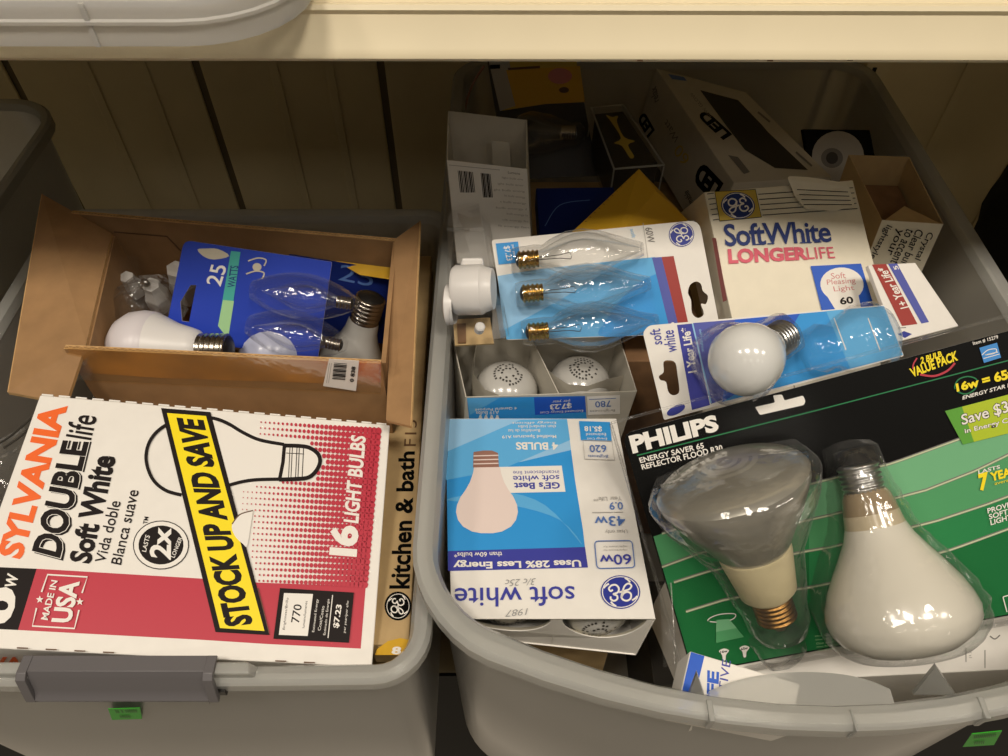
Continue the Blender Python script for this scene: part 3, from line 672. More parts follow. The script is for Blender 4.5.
# ================================================================== RIGHT BIN CONTENTS
# ---- cartons with scooped open ends (two bulbs showing)
# ---- blue and white four-bulb carton lying face up
gp = PL(c=(.0246, .2541, .3128), n=(.083, .034, .996))
gp.c = CAM + (gp.c - CAM) * 1.13
GW = [gp.p(*a) for a in ((446, 419), (616, 419), (655, 619), (452, 619))]; GD = .062
GL = [v - gp.n * GD for v in GW]; GL[3] += Vector((.014, .012, .004)); GL[0] += Vector((.006, 0, 0))
ge = thing('light_bulb_carton', 'blue and white four-bulb carton lying face up with writing upside down', 'carton', mean(GL))
q = MB(); t_ = .0006
q.panel([GW[0], GW[1], GW[2], GW[3]], t_, 'white_board', gp.n); q.panel([GL[3], GL[2], GL[1], GL[0]], t_, 'white_board', gp.n)
q.panel([GW[0], GW[3], GL[3], GL[0]], t_, 'white_board'); q.panel([GW[1], GW[2], GL[2], GL[1]], t_, 'white_board'); q.panel([GW[0], GW[1], GL[1], GL[0]], t_, 'white_board')
q.build('carton_body', ge)
u = (GW[2] - GW[3]).normalized(); vdir = (GW[3] - GW[0]).normalized()       # vdir: towards the open end
def ge_in(s, d, b): return GW[3].lerp(GW[2], s).lerp(GL[3].lerp(GL[2], s), d) - vdir * b
q = MB(); q.panel([ge_in(.5, 0, .001), ge_in(.5, 1, .001), ge_in(.5, 1, .06), ge_in(.5, 0, .06)], .0008, 'white_board'); q.build('divider', ge)
def scoop(root, pts3, pts3b, mat='cream_board'):
    q = MB(); n = len(pts3); q.add(list(pts3) + list(pts3b), [(i, i + 1, i + 1 + n, i + n) for i in range(n - 1)], mat); return q.build('inner_flap', root, True, angle=70)
for c0, dd in ((.27, .5), (.755, .56)):
    k = 15; A_ = []; B_ = []
    for i in range(k):
        a = math.pi * i / (k - 1); A_.append(ge_in(c0 + .215 * math.cos(a), .05 + dd * math.sin(a), .0012)); B_.append(ge_in(c0 + .235 * math.cos(a), .10 + (dd + .08) * math.sin(a), .006))
    scoop(ge, A_, B_)
holes = [[ge_in(c0 + .215 * math.cos(a) * (1 if math.sin(a) >= 0 else 1), .05 + (.56 if c0 > .5 else .5) * max(0, math.sin(a)), .001) for a in [math.pi * k / 14 for k in range(15)]] for c0 in (.27, .755)]
q = MB(); q.sheet([[ge_in(.0, 0, .001), ge_in(1, 0, .001), ge_in(1, 1, .001), ge_in(0, 1, .001)]] + holes, vdir, .0007, 'white_board'); q.build('end_flap', ge)
p = Print(gp, .0006); T = p.text
p.poly([(446, 419), (567, 419), (575, 480), (583, 530), (587, 567), (448, 570)], 'sky')
p.poly([(446, 419), (567, 419), (571, 450), (520, 462), (446, 452)], 'paleblue'); p.poly([(446, 452), (520, 420), (567, 419), (570, 440), (500, 470), (446, 480)], 'midblue'); p.poly([(446, 419), (500, 419), (446, 448)], 'paleblue')
p.poly(spline([(446, 500), (500, 492), (545, 505), (582, 545), (560, 520), (510, 505)], 4, True), 'midblue')
p.poly([(448, 551), (585, 547), (588, 567.5), (448, 571)], 'purple')
p.poly([(498, 467), (561.7, 465.6), (565.5, 491.7), (506, 493)], 'white')
T("GE's Best", (559.4, 482.3), (514.4, 483), (559.8, 488.6), None, 'purple', .03); T('soft white', (559, 475), (513, 476), (559.4, 480.6), None, 'purple', .012); T('incandescent line', (559, 470.3), (513, 471), (559.2, 474), None, 'purple')
pts = [(13, 467), (14, 473), (17, 482), (21.5, 490), (26.5, 497), (30, 505), (31, 512), (29, 520), (24, 526.5), (15, 531.5), (6, 533.2)]
p.poly([(487 + a, b) for a, b in pts] + [(487 - a, b) for a, b in pts[::-1]], 'bulbpink'); p.poly([(473.5, 452), (483, 450.5), (492, 450.5), (498, 453), (499, 467), (473, 467.5)], 'coppery')
for y in (455.5, 459.5, 463.5): p.stroke([(473.5, y + .4), (498.5, y - .2)], 1.1, 'bulbpink')
T('4 BULBS', (557.5, 442.6), (516, 442.4), (558, 449.6), None, 'white', .03); T('Modified Spectrum A19', (556, 434), (502, 434.4), (556.3, 438), None, 'white', .01)
for i, (a, b) in enumerate(((556, 512), (556, 518), (540, 508))): T(('Energy efficient', 'than standard bulbs', 'Bombillos de luz')[i], (a, 421 + i * 4), (b, 421.3 + i * 4), (a, 424 + i * 4), None, 'white')
T('than 60w bulbs*', (502, 551.8), (454, 552.6), (502.3, 556.6), None, 'white', .01); T('Uses 28% Less Energy', (580, 558), (454, 560.5), (581, 566.5), (454, 569), 'white', .032)
T('soft white', (574, 586), (455, 588), (575, 605), (455, 607.5), 'purple', .005); p.logo((620.5, 592), (-19.8, .2), (.5, 16.8))
T('3/c 25c', (536, 578), (506, 579.5), (534, 585), None, 'softgrey', -.01); T('1987', (528, 608), (507, 610), (526, 615), None, 'softgrey', -.01)
p.poly([(579, 421), (610, 422), (611.7, 441), (581, 440)], 'sky'); T('$5.18', (601.5, 426), (584.5, 425.5), (601.8, 431.5), None, 'white', .03); T('Estimated', (606, 433), (586, 433), (606, 436), None, 'white'); T('Energy Cost', (607, 437), (587, 437), (607, 440), None, 'white')
p.stroke([(583, 440), (612, 441), (614.5, 460), (584.5, 459)], .6, 'lightgrey', True); T('620', (606, 445), (589.4, 445), (606.5, 452), None, 'steel', .01); T('Brightness', (608, 454), (588, 454), (608, 457.5), None, 'steel')
T('0.9', (622.5, 502), (609.4, 502.2), (623, 509.3), None, 'steel', .01); T('Year Life**', (621.5, 496.3), (593, 497), (622, 500.6), None, 'lightgrey'); p.stroke([(592, 512.5), (623, 512)], .6, 'lightgrey')
T('43w', (624.5, 516), (594.5, 516.5), (625.5, 525.5), None, 'steel', .01); T('Uses only', (627, 528.5), (605, 529), (627.6, 533), None, 'lightgrey')
p.stroke(rounded([(594.5, 541), (632, 540.5), (635, 567.5), (597, 568.5)], 4), 1, 'steel', True); T('60w', (630.5, 554), (599.5, 555), (631.5, 564), None, 'purple', .01)
for y in (545, 548.5): T('replacement for', (627, y), (603, y + .3), (627, y + 2.2), None, 'lightgrey')
p.build('front_print', ge)
# its two bulbs
def bulb_print(root, c, ax, up, R0, ink='ink_darkbox'):
    q = MB(); e = (up - ax * up.dot(ax)).normalized(); l = ax.cross(e)
    for rad, n in ((.0045, 10), (.0078, 18), (.0108, 26)):
        for k in range(n):
            if random.random() < .28: continue
            a = 2 * math.pi * k / n; z = -.0002 - rad * rad / (2 * .036)
            pt = lambda r, b: c + ax * (-(r * r) / (2 * .0300) + .0005) + (l * math.cos(b) + e * math.sin(b)) * r
            d = .62 * math.pi / n
            q.add([pt(rad, a - d), pt(rad, a + d), pt(rad + .0017, a + d * .6), pt(rad + .0017, a - d)], [(0, 1, 2, 3)], ink)
    q.build('stamp_print', root)
for s_, dd, bk in ((.27, .52, .008), (.755, .52, .003)):
    head = ge_in(s_, dd, bk); base = head - vdir * .1052 * .92; b = loose_bulb(('white bulb head mostly hidden by a flap in the end of the blue carton', 'white bulb head with round stamp fully showing in the end of the blue carton')[s_ > .5], base, head, A19, 'frosted_grey', 'aluminium', 'bulbs in the end of the blue carton', scale=.92)
    bulb_print(b, head, vdir, gp.n, .03)

# ---- second four-bulb carton standing upright, open top
tp = PL((551, 394), .622, 2, -5)
TW = [tp.p(*a) for a in ((453, 340), (619, 336), (636.5, 391), (466, 397))]; H7 = .125
up7 = (tp.n + Vector((0, .06, 0))).normalized(); TB = [v - up7 * H7 for v in TW]
c7 = thing('light_bulb_carton', 'upright four-bulb carton marked 780 with two bulb tops in its open end', 'carton', mean(TB))
q = MB(); wl = 'gray_board'
for i in range(4): j = (i + 1) % 4; q.panel([TW[i], TW[j], TB[j], TB[i]], .0008, wl)
q.panel(TB, .0008, wl); q.build('carton_body', c7)
def c7p(s, d, z): return TW[3].lerp(TW[2], s).lerp(TW[0].lerp(TW[1], s), d) - up7 * z
q = MB(); q.panel([c7p(.54, .0, .001), c7p(.47, 1, .001), c7p(.47, 1, .06), c7p(.54, 0, .06)], .0008, wl); q.build('divider', c7)
cv = [(.03 + .96 * 0, 0, .002)]
def c7strip(pts, dz): return scoop(c7, [c7p(a, b, c) for a, b, c in pts], [c7p(a, b, c + dz) for a, b, c in pts], wl)
c7strip([(.52, .62, .010), (.545, .38, .004), (.62, .25, .007), (.74, .22, .008), (.86, .3, .006), (.985, .42, .010)], .03)
c7strip([(.14, .99, .001), (.10, .7, .003), (.085, .45, .006), (.13, .22, .008), (.24, .04, .006)], .03)
f7 = facepl(TW[3], TW[2], TB[3], Vector((0, -1, 0))); p = Print(f7, .0007); T = p.text
p.poly([(467, 398), (585, 396), (587, 424), (470, 426)], 'sky'); p.poly([(467, 398), (500, 397.5), (470, 415)], 'midblue'); p.poly([(534, 397.3), (585, 396.3), (586, 412), (535, 415)], 'royal'); p.poly([(587, 396.5), (620, 395), (620, 414), (588, 415)], 'white')
T('4 General Purpose', (517, 406), (475, 408), (517, 409.5), None, 'white', .01); T('A19 Bulbs', (499, 410.5), (476, 411.5), (499, 414), None, 'white', .01); T('$7.23', (571, 402.5), (550, 404), (571.5, 408), None, 'white', .03); T('Estimated Energy Cost', (583, 409), (540, 411), (583, 412), None, 'white'); T('per year', (570, 399), (552, 400), (570, 401.5), None, 'white')
T('780', (610.5, 400.5), (595, 401.5), (611, 406.5), None, 'steel', .01); p.stroke([(589, 399.5), (616, 398.3)], .6, 'steel'); T('Brightness', (615, 408.5), (590, 409.5), (615, 411.5), None, 'lightgrey')
for k in range(4): x = 478 + k * 5.6; p.poly([(x, 420), (x + 1.6, 415), (x + 3.2, 415), (x + 5, 420)], 'white')
p.build('front_print', c7)
for s_, dd in ((.29, .50), (.75, .56)):
    head = c7p(s_, dd, .001); base = head - up7 * .1052; b = loose_bulb(('frosted bulb top in the upright open carton, beside the bin wall', 'frosted bulb top behind the scooped flap of the upright open carton')[s_ > .5], base, head, A19, 'frosted_grey', 'aluminium', 'bulbs in the upright carton', scale=.93)
    bulb_print(b, base + up7 * .1052 * .93, up7, Vector((0, 1, 0)), .03)

# ---- candle bulb blister card
cp = PL((600, 280), .624, 45, 0); CS = 1.085
t = thing('bulb_blister_pack', 'blue and white hanging card with three clear candle bulbs on brass bases', 'bulb pack', cp.p(610, 330))
hole = spline([(690, 285), (696, 281.5), (701, 284), (703, 291), (708, 296), (706, 304), (701, 304), (704, 314), (698, 318), (692, 313), (691, 300), (688, 293)], 3, True)
out = rounded([(491.5, 240), (699, 220), (721, 333), (507, 340)], [3, 10, 2, 2])
q = MB(); q.sheet([[cp.p(*a) for a in out], [cp.p(*a) for a in hole]], cp.n, .0008, 'white_board'); q.build('backing_card', t)
p = Print(cp); T = p.text
p.poly([(497.5, 276), (540, 269), (600, 262.5), (655, 257), (672, 320), (675, 334), (506.5, 339.5)], 'midblue'); p.poly([(497.5, 276), (540, 269), (600, 262.5), (600, 275), (560, 300), (504, 330)], 'paleblue')
p.poly(spline([(600, 336), (606, 320), (630, 290), (662, 275), (671, 320), (673, 333), (640, 335)], 4, True), 'sky')
p.poly([(652, 257.6), (661.5, 257), (680.5, 334), (671, 334.3)], 'stripeblue'); p.poly([(661.5, 257), (673.6, 256), (690.5, 333.5), (680.5, 334)], 'brickred')
T('Co', (677, 332), (674, 322), (672, 333.5), None, 'white', .03)
p.logo((681.5, 234.5), (2, 12), (12.5, -2)); T('60W', (645, 228), (648, 243), (652, 227), None, 'grey'); T('soft', (630, 229), (632, 238), (634, 228.5), None, 'paleblue')
p.poly([(495.7, 243.5), (518, 241.5), (521, 262.5), (498.6, 264.5)], 'sky'); T('$7.23', (503, 246.5), (506, 261), (509.5, 245.5), None, 'white', .01); T('per year', (511, 245), (513, 258), (513.5, 244.5), None, 'white')
p.stroke([(643, 223), (648, 258)], .5, 'lightgrey'); p.build('card_print', t)
fl = MB(); fl.add([cp.p(*a, .0011) for a in ((508, 243), (640, 229), (661, 334), (514, 339))], [(0, 1, 2, 3)], 'blister_flat'); fl.build('blister_sheet', t)
bl = MB()
for (a, b) in (((511, 261), (643, 249)), ((516, 295), (650, 283)), ((522, 333), (658, 321))):
    A_, B_ = cp.p(*a, .0135), cp.p(*b, .0135); ax = B_ - A_; ln = ax.length / CS
    half_shell(bl, A_, ax, [(a_ * CS, b_ * CS) for a_, b_ in [(0, .0085), (.004, .0098), (.018, .0105), (.024, .0098), (.03, .0135), (.042, .0182), (.054, .0192), (.066, .0168), (.078, .0125), (.09, .008), (ln, .005)]], cp, 'blister')
bl.build('blister', t, True, angle=70)
for (a, b) in (((515, 260.5), (634, 250)), ((519.5, 294), (640, 284)), ((525, 332.5), (648, 322))): add_bulb(t, cp.p(*a, .013), cp.p(*b, .013), B10, 'clear_glass', 'brass', small=True, filament=True, scale=CS)

# ---- soft white globe bulb card
so = PL((770, 345), .545, 45, 4)
t = thing('bulb_blister_pack', 'white and blue hanging card with one frosted globe bulb and an empty blister', 'bulb pack', so.p(780, 390))
hole = spline([(663.5, 362), (669.5, 360.3), (675.5, 363), (677.5, 374), (679.5, 390), (677, 394.5), (672, 395), (668, 391), (666, 382), (660.5, 380), (659, 376), (663.7, 372)], 3, True)
out = rounded([(643, 333), (648, 325.5), (884, 305), (904, 356), (664, 420)], [3, 5, 2, 2, 2])
q = MB(); q.sheet([[so.p(*a) for a in out], [so.p(*a) for a in hole]], so.n, .0008, 'white_board'); q.build('backing_card', t)
p = Print(so); T = p.text
p.poly([(677, 325), (692, 323.5), (710, 405), (692, 410)], 'purple'); p.poly([(693, 323), (745, 318.8), (730, 397), (711, 404)], 'stripeblue'); p.poly([(735, 319.5), (884, 306), (903, 355), (722, 402)], 'sky'); p.poly([(735, 319.5), (800, 313.7), (760, 380), (722, 402)], 'royal')
p.poly([(826, 311), (884, 306), (903, 355), (850, 368)], 'midblue'); p.stroke([(692.5, 323.5), (711, 403)], 1.5, 'paleblue')
T('soft', (662.5, 344), (660, 328.5), (652, 345), (649.5, 329.5), 'purple', .008); T('white', (677, 351.5), (673.5, 330), (666, 352.5), (662, 331), 'purple', .008)
T('1 Year Life*', (696.5, 371.5), (689.5, 327), (688, 373), (681, 328.5), 'white', .03); T('multi-use', (704, 351), (701, 329), (701, 351.5), None, 'paleblue')
p.ell((676, 410), (9, -3), (1, -5), 'geblue'); 
for x in (838, 872): p.stroke([(x - 4, 318), (x + 8, 350)], 1, 'white')
p.build('card_print', t)
bs, hd = so.p(786, 335, .012), so.p(738, 364, .058)
add_bulb(t, bs, hd, G16, 'frosted_white', 'aluminium', scale=.94)
bl = MB(); ax = (hd - bs)
half_shell(bl, so.p(796, 328, .013), so.p(736, 364, .02) - so.p(796, 328, .013), [(0, .006), (.004, .0145), (.022, .016), (.028, .0195), (.036, .026), (.044, .029), (.055, .0295), (.066, .026), (.073, .019), (.077, .008)], so, 'blister')
half_shell(bl, so.p(802, 352, .008), so.p(892, 335, .008) - so.p(802, 352, .008), [(0, .004), (.003, .013), (.014, .0175), (.022, .015), (.027, .019), (.04, .0255), (.052, .026), (.06, .02), (.066, .008)], so, 'blister')
bl.build('blister', t, True, angle=70)

# ---- cream four-bulb carton
lp = PL((790, 250), .64, 34, -8); lq = [(704, 192), (853, 180), (884, 303), (735, 331)]
t, W, L = carton('light_bulb_carton', 'cream carton reading LONGER LIFE in pink, leaning on the heap', lp, lq, .055, 'cream_board')
p = Print(lp); T = p.text
for k in range(6):
    y = 192.5 + k * 5.2; p.stroke([(707 + k * 1.2, y + 1.5), (714 + k, y + .6)], .8, 'black')
    if k: p.stroke([(757 + k * 1.1, y - 3.4), (852 + k * 1.1, y - 10)], .8, 'black')
p.poly([(714.7, 191.5), (755.4, 189.5), (761.5, 217), (719.7, 221)], 'mustard'); p.stroke([(714.7, 191.5), (755.4, 189.5), (761.5, 217), (719.7, 221)], .8, 'phblack', True); p.logo((738, 205.5), (16.8, -1), (-2.5, -13.5), fill='navy')
T('SoftWhite', (726, 246), (831.5, 241.5), (723.5, 224.5), (828.5, 221), 'navy', .018, .93)
for (x, y, w_) in ((760, 244.4, 8), (771, 243.8, 7), (806, 242.7, 12), (818, 242.2, 7)): p.stroke([(x - w_ / 2, y), (x + w_ / 2, y - .4)], 1.2, 'navy')
T('LONGER', (729.6, 263), (807, 259), (728.5, 249.6), (805, 247.4), 'pink', .045); T('LIFE', (808, 259), (835.4, 258), (806, 247.4), (833, 246.8), 'pink', .0)
p.poly([(810.6, 266), (861, 263.5), (875, 310), (823, 315)], 'royal'); p.ell((842, 284.5), (21.5, -1.5), (-2.5, -17), 'white'); p.poly([(827, 296), (858, 293), (862, 312), (838, 314)], 'white')
T('Soft', (831.5, 279), (846, 278), (830.5, 273.2), None, 'rose'); T('Pleasing', (827.5, 286.5), (856, 284.5), (826.5, 279.7), None, 'rose'); T('Light', (834.5, 293), (855, 291.5), (833, 286.5), None, 'rose'); T('60', (841, 304.5), (853.5, 303), (839.5, 298), None, 'black', .03)
p.build('front_print', t)
q = MB(); tab = [(787, 176), (808, 177), (848, 183), (855, 206), (834, 211), (806, 209), (796, 198)]
q.sheet([[lp.p(*a, .003 + .004 * (a[1] < 190)) for a in rounded(tab, 4)]], lp.n, .0006, 'cream_board'); to = q.build('tuck_flap', t)
p = Print(lp, .0080)
for k in range(4): p.stroke([(797 + k * 2.2, 189.5 + k * 5), (848 + k * 1.3, 192 + k * 4.2)], .8, 'black')
p.build('flap_print', to)
sd = facepl(W[0], W[3], L[0], Vector((-1, 0, 0))); p = Print(sd)
p.poly([(712, 238), (716, 238), (727, 300), (723, 302)], 'rose')
p.build('side_print', t)

# ---- white card with red and blue stripes
op = PL((910, 300), .612, 25, -5); oq = [(868, 265), (915.5, 262.5), (959, 326), (897, 342)]
t, W, L = carton('bulb_card', 'white carton with slanting red and blue stripes by the bin wall', op, oq, .005, 'white_board', 'card')
p = Print(op); p.poly([(872, 264.6), (886, 263.9), (917.5, 324), (902, 326)], 'brickred'); p.poly([(888, 263.8), (897, 263.4), (929, 322), (921.5, 323.5)], 'stripeblue')
p.text('1+ Year Life*', (909, 307), (885.5, 267), (900.5, 309), (877, 268.5), 'white', .02); p.stroke([(898, 328), (906, 327.5)], .8, 'grey'); p.text('5', (899, 269), (897, 265.5), (895, 270), None, 'white', .02)
p.poly([(898, 334), (904, 331), (912, 334), (905, 338)], 'geblue'); p.build('card_print', t)

# ---- small tan open box
t = thing('small_carton', 'small tan open-topped carton with wrapped text about crystal clear bulbs', 'carton', (.36, .58, .24))
c1, c2, c3, c4 = [PL((882, 220), .68, 15, -10).p(*a) for a in ((849, 155), (909, 157), (943, 224), (882, 220))]
ff = PL((882, 220), .68, 80, -10); d_ = (ff.p(867, 258) - c4).normalized() * .075
q = MB(); TP = [c1, c2, c3, c4]
for i in range(4): j = (i + 1) % 4; q.panel([TP[i], TP[j], TP[j] + d_, TP[i] + d_], .0009, 'tan_board' if i != 2 else 'cream_board')
q.panel([v + d_ for v in TP], .0009, 'tan_board'); q.build('carton_body', t)
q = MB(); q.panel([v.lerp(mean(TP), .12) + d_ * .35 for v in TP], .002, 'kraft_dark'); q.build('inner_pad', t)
q = MB(); q.panel([c4.lerp(c3, .05), c4.lerp(c3, .95), c4.lerp(c3, .62).lerp(c1.lerp(c2, .6), .34) - Vector((0, 0, .008)), c4.lerp(c3, .3).lerp(c1.lerp(c2, .3), .18) - Vector((0, 0, .012))], .0008, 'tan_board'); q.build('torn_flap', t)
p = Print(PL(c=c4 + ff.n * .0006, n=(c3 - c4).cross(c4 + d_ - c4) * -1 if (c3 - c4).cross(d_).dot(Vector((0, -1, 0))) < 0 else (c3 - c4).cross(d_)))
for s_, a, b, c in (('Crystal', (926.5, 231), (913, 258), (934, 234)), ('Clear bul', (916.4, 228.6), (901, 262), (924, 231.5)), ('to accent', (907, 228), (890, 262), (914, 231)), ('your', (896, 228), (884, 253), (903, 230.5)), ('lightstyle', (885.5, 224), (868, 257), (892.5, 227))): p.text(s_, a, b, c, None, 'black', .005)
p.build('carton_print', t)

# ---- large two-bulb clamshell
ph = PL((815, 500), .515, 42, 14)
pc = thing('bulb_clamshell_pack', 'large clear clamshell of two reflector flood bulbs on black and green card', 'bulb pack', ph.p(815, 600))
A0, A1 = ph.p(622, 434), ph.p(1008, 331); un = (A1 - A0).normalized(); vn = ph.n.cross(un)
BR1 = ph.p(1008, 633); hgt = (A0 - ph.p(712, 670)).dot(vn); wid = .262
def pg(a, b, h=0): return A0 + un * a - vn * b + ph.n * h
cardloop = [pg(0, .006), pg(.002, .002), pg(.006, 0), pg(wid, 0), pg(wid, hgt), pg(.004, hgt), pg(.0, hgt - .004)]
q = MB(); q.sheet([cardloop], ph.n, .0009, 'ink_phblack', 'ink_white'); q.build('backing_card', pc)
p = Print(ph); T = p.text
def to_px(v):
    d = v - CAM; z = d.dot(FW); return (CX + F * d.dot(RT) / z, CY - F * d.dot(UP) / z)
def arcy(pts, x):
    for (x0, y0), (x1, y1) in zip(pts[:-1], pts[1:]):
        if x <= x1: return y0 + (y1 - y0) * (x - x0) / (x1 - x0)
    (x0, y0), (x1, y1) = pts[-2:]; return y0 + (y1 - y0) * (x - x0) / (x1 - x0)
LNS = [[(640, 541), (806, 485), (893, 463), (962, 438), (1030, 396)], [(640, 575), (700, 553), (803, 521), (831, 514.8), (926, 490), (977, 470), (1030, 444)], [(640, 594), (673, 582.5), (709, 571), (807, 551), (831, 547), (936, 521), (989, 503.5), (1030, 488)], [(640, 626), (691, 610), (728, 598.5), (805, 588), (827, 584), (953, 549), (1008, 529), (1030, 520)], [(640, 700), (1030, 700)]]
def in_card(px):            # clip to card in its own coordinates
    v = ph.p(*px) - A0; return min(max(v.dot(un), .001), wid - .001), min(max(-v.dot(vn), .001), hgt - .001)
for i in range(4):
    xs = [640 + 13 * k for k in range(40)]; loop = [(x, arcy(LNS[i], x)) for x in xs] + [(x, arcy(LNS[i + 1], x)) for x in xs[::-1]]
    m_ = len(xs); qv = [pg(*in_card(a), p.h) for a in loop]
    for k in range(m_ - 1): p.add([qv[k], qv[k + 1], qv[2 * m_ - 2 - k], qv[2 * m_ - 1 - k]], [(0, 1, 2, 3)], 'ink_' + ('green1', 'green2', 'green3', 'green4')[i] if not (i < 3 and xs[k] < 800) else 'ink_' + ('green2', 'green3', 'green4')[i])
    p.step()
for i in range(4):
    xs = [xx for xx in [650 + 12 * k for k in range(40)]]
    pts = [(x, arcy(LNS[i], x)) for x in xs]; pts = [a for a in pts if 0 < (ph.p(*a) - A0).dot(un) < wid - .001]
    p.stroke(pts, 3.0, 'grey'); p.stroke([(x, y + .3) for x, y in pts], 1.4, 'paleline')
p.stroke([(637, 455.5), (820, 409.5), (1016, 358.5)], 1.2, 'lineg')
T('PHILIPS', (634, 452.5), (718, 430), (630, 436.7), (714.5, 415.5), 'white', .05); T('ENERGY SAVER 65', (640.6, 463), (704, 448), (639, 458), (703, 442.7), 'white', .02); T('REFLECTOR FLOOD R30', (642.4, 469.6), (723, 450.8), (641, 464.7), (721.6, 444.8), 'white', .02)
slot = [(755, 407), (775, 402.5), (773, 395.4), (782, 394.5), (784.5, 400.5), (803, 395.5), (805.5, 401), (804, 405), (760, 415)]
p.poly(rounded(slot, 1.5, 3), 'white')
T('2 BULB', (921, 364), (942, 356), (920.7, 357.5), (941, 351), 'yellow', .035); T('VALUE PACK', (912.8, 377), (957.5, 360), (909.6, 369), (956, 351), 'yellow', .035)
p.stroke(spline([(917, 358), (913.5, 364), (913, 369)]), 1.4, 'red'); p.stroke(spline([(920, 374.5), (934, 376), (947, 371), (955, 363)]), 2, 'red')
T('Item # 15279', (973.4, 345.4), (998.5, 338.8), (972.6, 341.7), None, 'white', .01); p.poly([(979.4, 347.8), (997, 342.7), (1001, 357.6), (984, 362.9)], 'starblue'); p.stroke(spline([(982, 355), (988, 350), (996, 349), (995, 353), (985, 355), (998, 352)]), .8, 'white'); p.stroke([(983.5, 358.5), (999.5, 354)], .7, 'white')
p.stroke(spline([(955, 389), (958, 380), (968, 376.5), (977, 380), (975, 389), (965, 394)], 4, True), 1.3, 'lineg'); T('16w = 65w', (957.5, 391.4), (1019, 376), (956.2, 384), (1017, 367), 'yellow', .04)
T('ENERGY STAR BULBS', (962.6, 399.6), (1026, 382.5), (963, 396), (1026, 378.5), 'white', .02)
p.poly([(945, 411), (1022, 391), (1030, 428), (963, 444.6)], 'limegreen'); p.poly([(962, 406.8), (1022, 391), (1030, 428), (974, 441.8)], 'lime')
T('Save $30', (962.6, 426.5), (1018, 411), (961, 415), (1015, 398), 'black', .05); T('in Energy Costs', (965.5, 434.5), (1024, 420), (964.5, 429), (1023, 414), 'black', .05)
T('Save $30', (962.6, 426.5), (1018, 411), (961, 415), (1015, 398), 'white', .015); T('in Energy Costs', (965.5, 434.5), (1024, 420), (964.5, 429), (1023, 414), 'white', .018)
T('LASTS', (978.6, 474), (1000, 468.5), (978.3, 470.5), None, 'white', .02); T('7', (980.5, 490), (988, 488), (979, 475), (986.5, 473), 'yellow', .05); T('YEARS', (992, 481), (1022, 473), (990.5, 473), (1020.5, 465), 'yellow', .04); T('average', (995, 486), (1015, 481), (994.5, 483), None, 'yellow')
T('PROVIDES', (988, 513.5), (1022, 503.5), (987.3, 508.5), None, 'white', .02); T('SOFT', (989.5, 519.5), (1008, 514), (988.8, 514.6), None, 'white', .02); T('LIGHT', (991, 525.2), (1012, 519), (990.3, 520.3), None, 'white', .02)
for k in range(5): T('One flood bulb lights'[:19 - k % 3], (815 + k * .6, 637.5 + k * 3.6), (846, 634 + k * 3.4), (815 + k * .6, 635.5 + k * 3.6), None, 'limepale')
p.stroke(spline([(708, 621), (712, 617), (722, 614), (735, 614), (733, 619), (720, 622)], 4, True), .9, 'white'); p.poly([(716.5, 620), (729, 619), (744, 637), (716, 643)], 'green2'); p.poly([(716.5, 620), (729, 619), (737, 628), (716, 632)], 'green1')
for (x, y) in ((724, 652), (744.5, 649)): p.poly(spline([(x - 5, y - 1), (x, y - 3.5), (x + 5, y - 1.5), (x + 2, y + 3), (x + 1.5, y + 8), (x - 1, y + 8), (x - 2, y + 3)], 3, True), 'white'); T('16w' if x < 730 else '65w', (x - 3.4, y + 1.4), (x + 3.4, y), (x - 3.6, y - 1), None, 'black', .03)
p.stroke([(1003, 597), (1022, 591)], 1, 'white'); p.stroke([(1003, 597), (1007, 612)], 1, 'white'); p.build('card_print', pc)
# bulbs
e0, e1 = ph.p(781, 629, .022), ph.p(727, 470, .052); ax = (e1 - e0).normalized()
rb1 = MB(); rb1.lathe(e0, ax, [(.026, .0145), (.030, .0185), (.058, .0235), (.0605, .0235), (.061, .0225)], 'cream_plastic'); rb1.build('bulb_collar', pc, True)
g = MB(); g.lathe(e0, ax, [(.061, .0225), (.066, .026), (.076, .032), (.088, .0395), (.100, .0455), (.107, .0485), (.111, .0488)], 'reflector_silver', 36); g.build('reflector_glass', pc, True)
g = MB(); g.lathe(e0, ax, [(.0615, .0215), (.064, .023), (.0655, .012), (.066, 0)], 'black_insulator', 24); g.build('collar_ring', pc, True)
lens = [(.111, .0488)] + [(.1135 + .011 * (1 - (r / .047) ** 2) + .0009 * (k % 2), r) for k, r in enumerate([.047 - .0031 * i for i in range(15)])] + [(.125, 0)]
g = MB(); g.lathe(e0, ax, lens, 'reflector_silver', 36); go = g.build('lens', pc, True, angle=80); go['label'] = 'rippled clear glass lens'
g = MB(); g.lathe(e0, ax, [(.008, .007), (.0085, .0118)] + threads(.009, .025, .0128) + [(.0265, .0132), (.027, .0142)], 'old_brass', 24); g.lathe(e0, ax, [(0, 0), (.001, .004), (.003, .0055), (.008, .0105)], 'old_brass', 16); g.build('screw_base', pc, True, angle=60)
f0, f1 = ph.p(853, 452, .022), ph.p(911, 648, .036); fx = (f1 - f0).normalized(); FS = .95
g = MB(); g.lathe(f0, fx, [(t_ * FS, r_ * FS) for t_, r_ in R30], 'warm_white', 36); g.build('reflector_bulb', pc, True, angle=60)
g = MB(); g.lathe(f0, fx, [(t_ * FS, r_ * FS) for t_, r_ in [(.026, .0132), (.030, .0155), (.038, .0172), (.041, .01770)]], 'bulb_amber', 28); g.lathe(f0, fx, [(t_ * FS, r_ * FS) for t_, r_ in [(.041, .0177), (.0455, .0184), (.050, .0192)]], 'bulb_tan', 28); o = g.build('bulb_neck', pc, True); o['label'] = 'amber-tinged glass neck of the flood bulb'
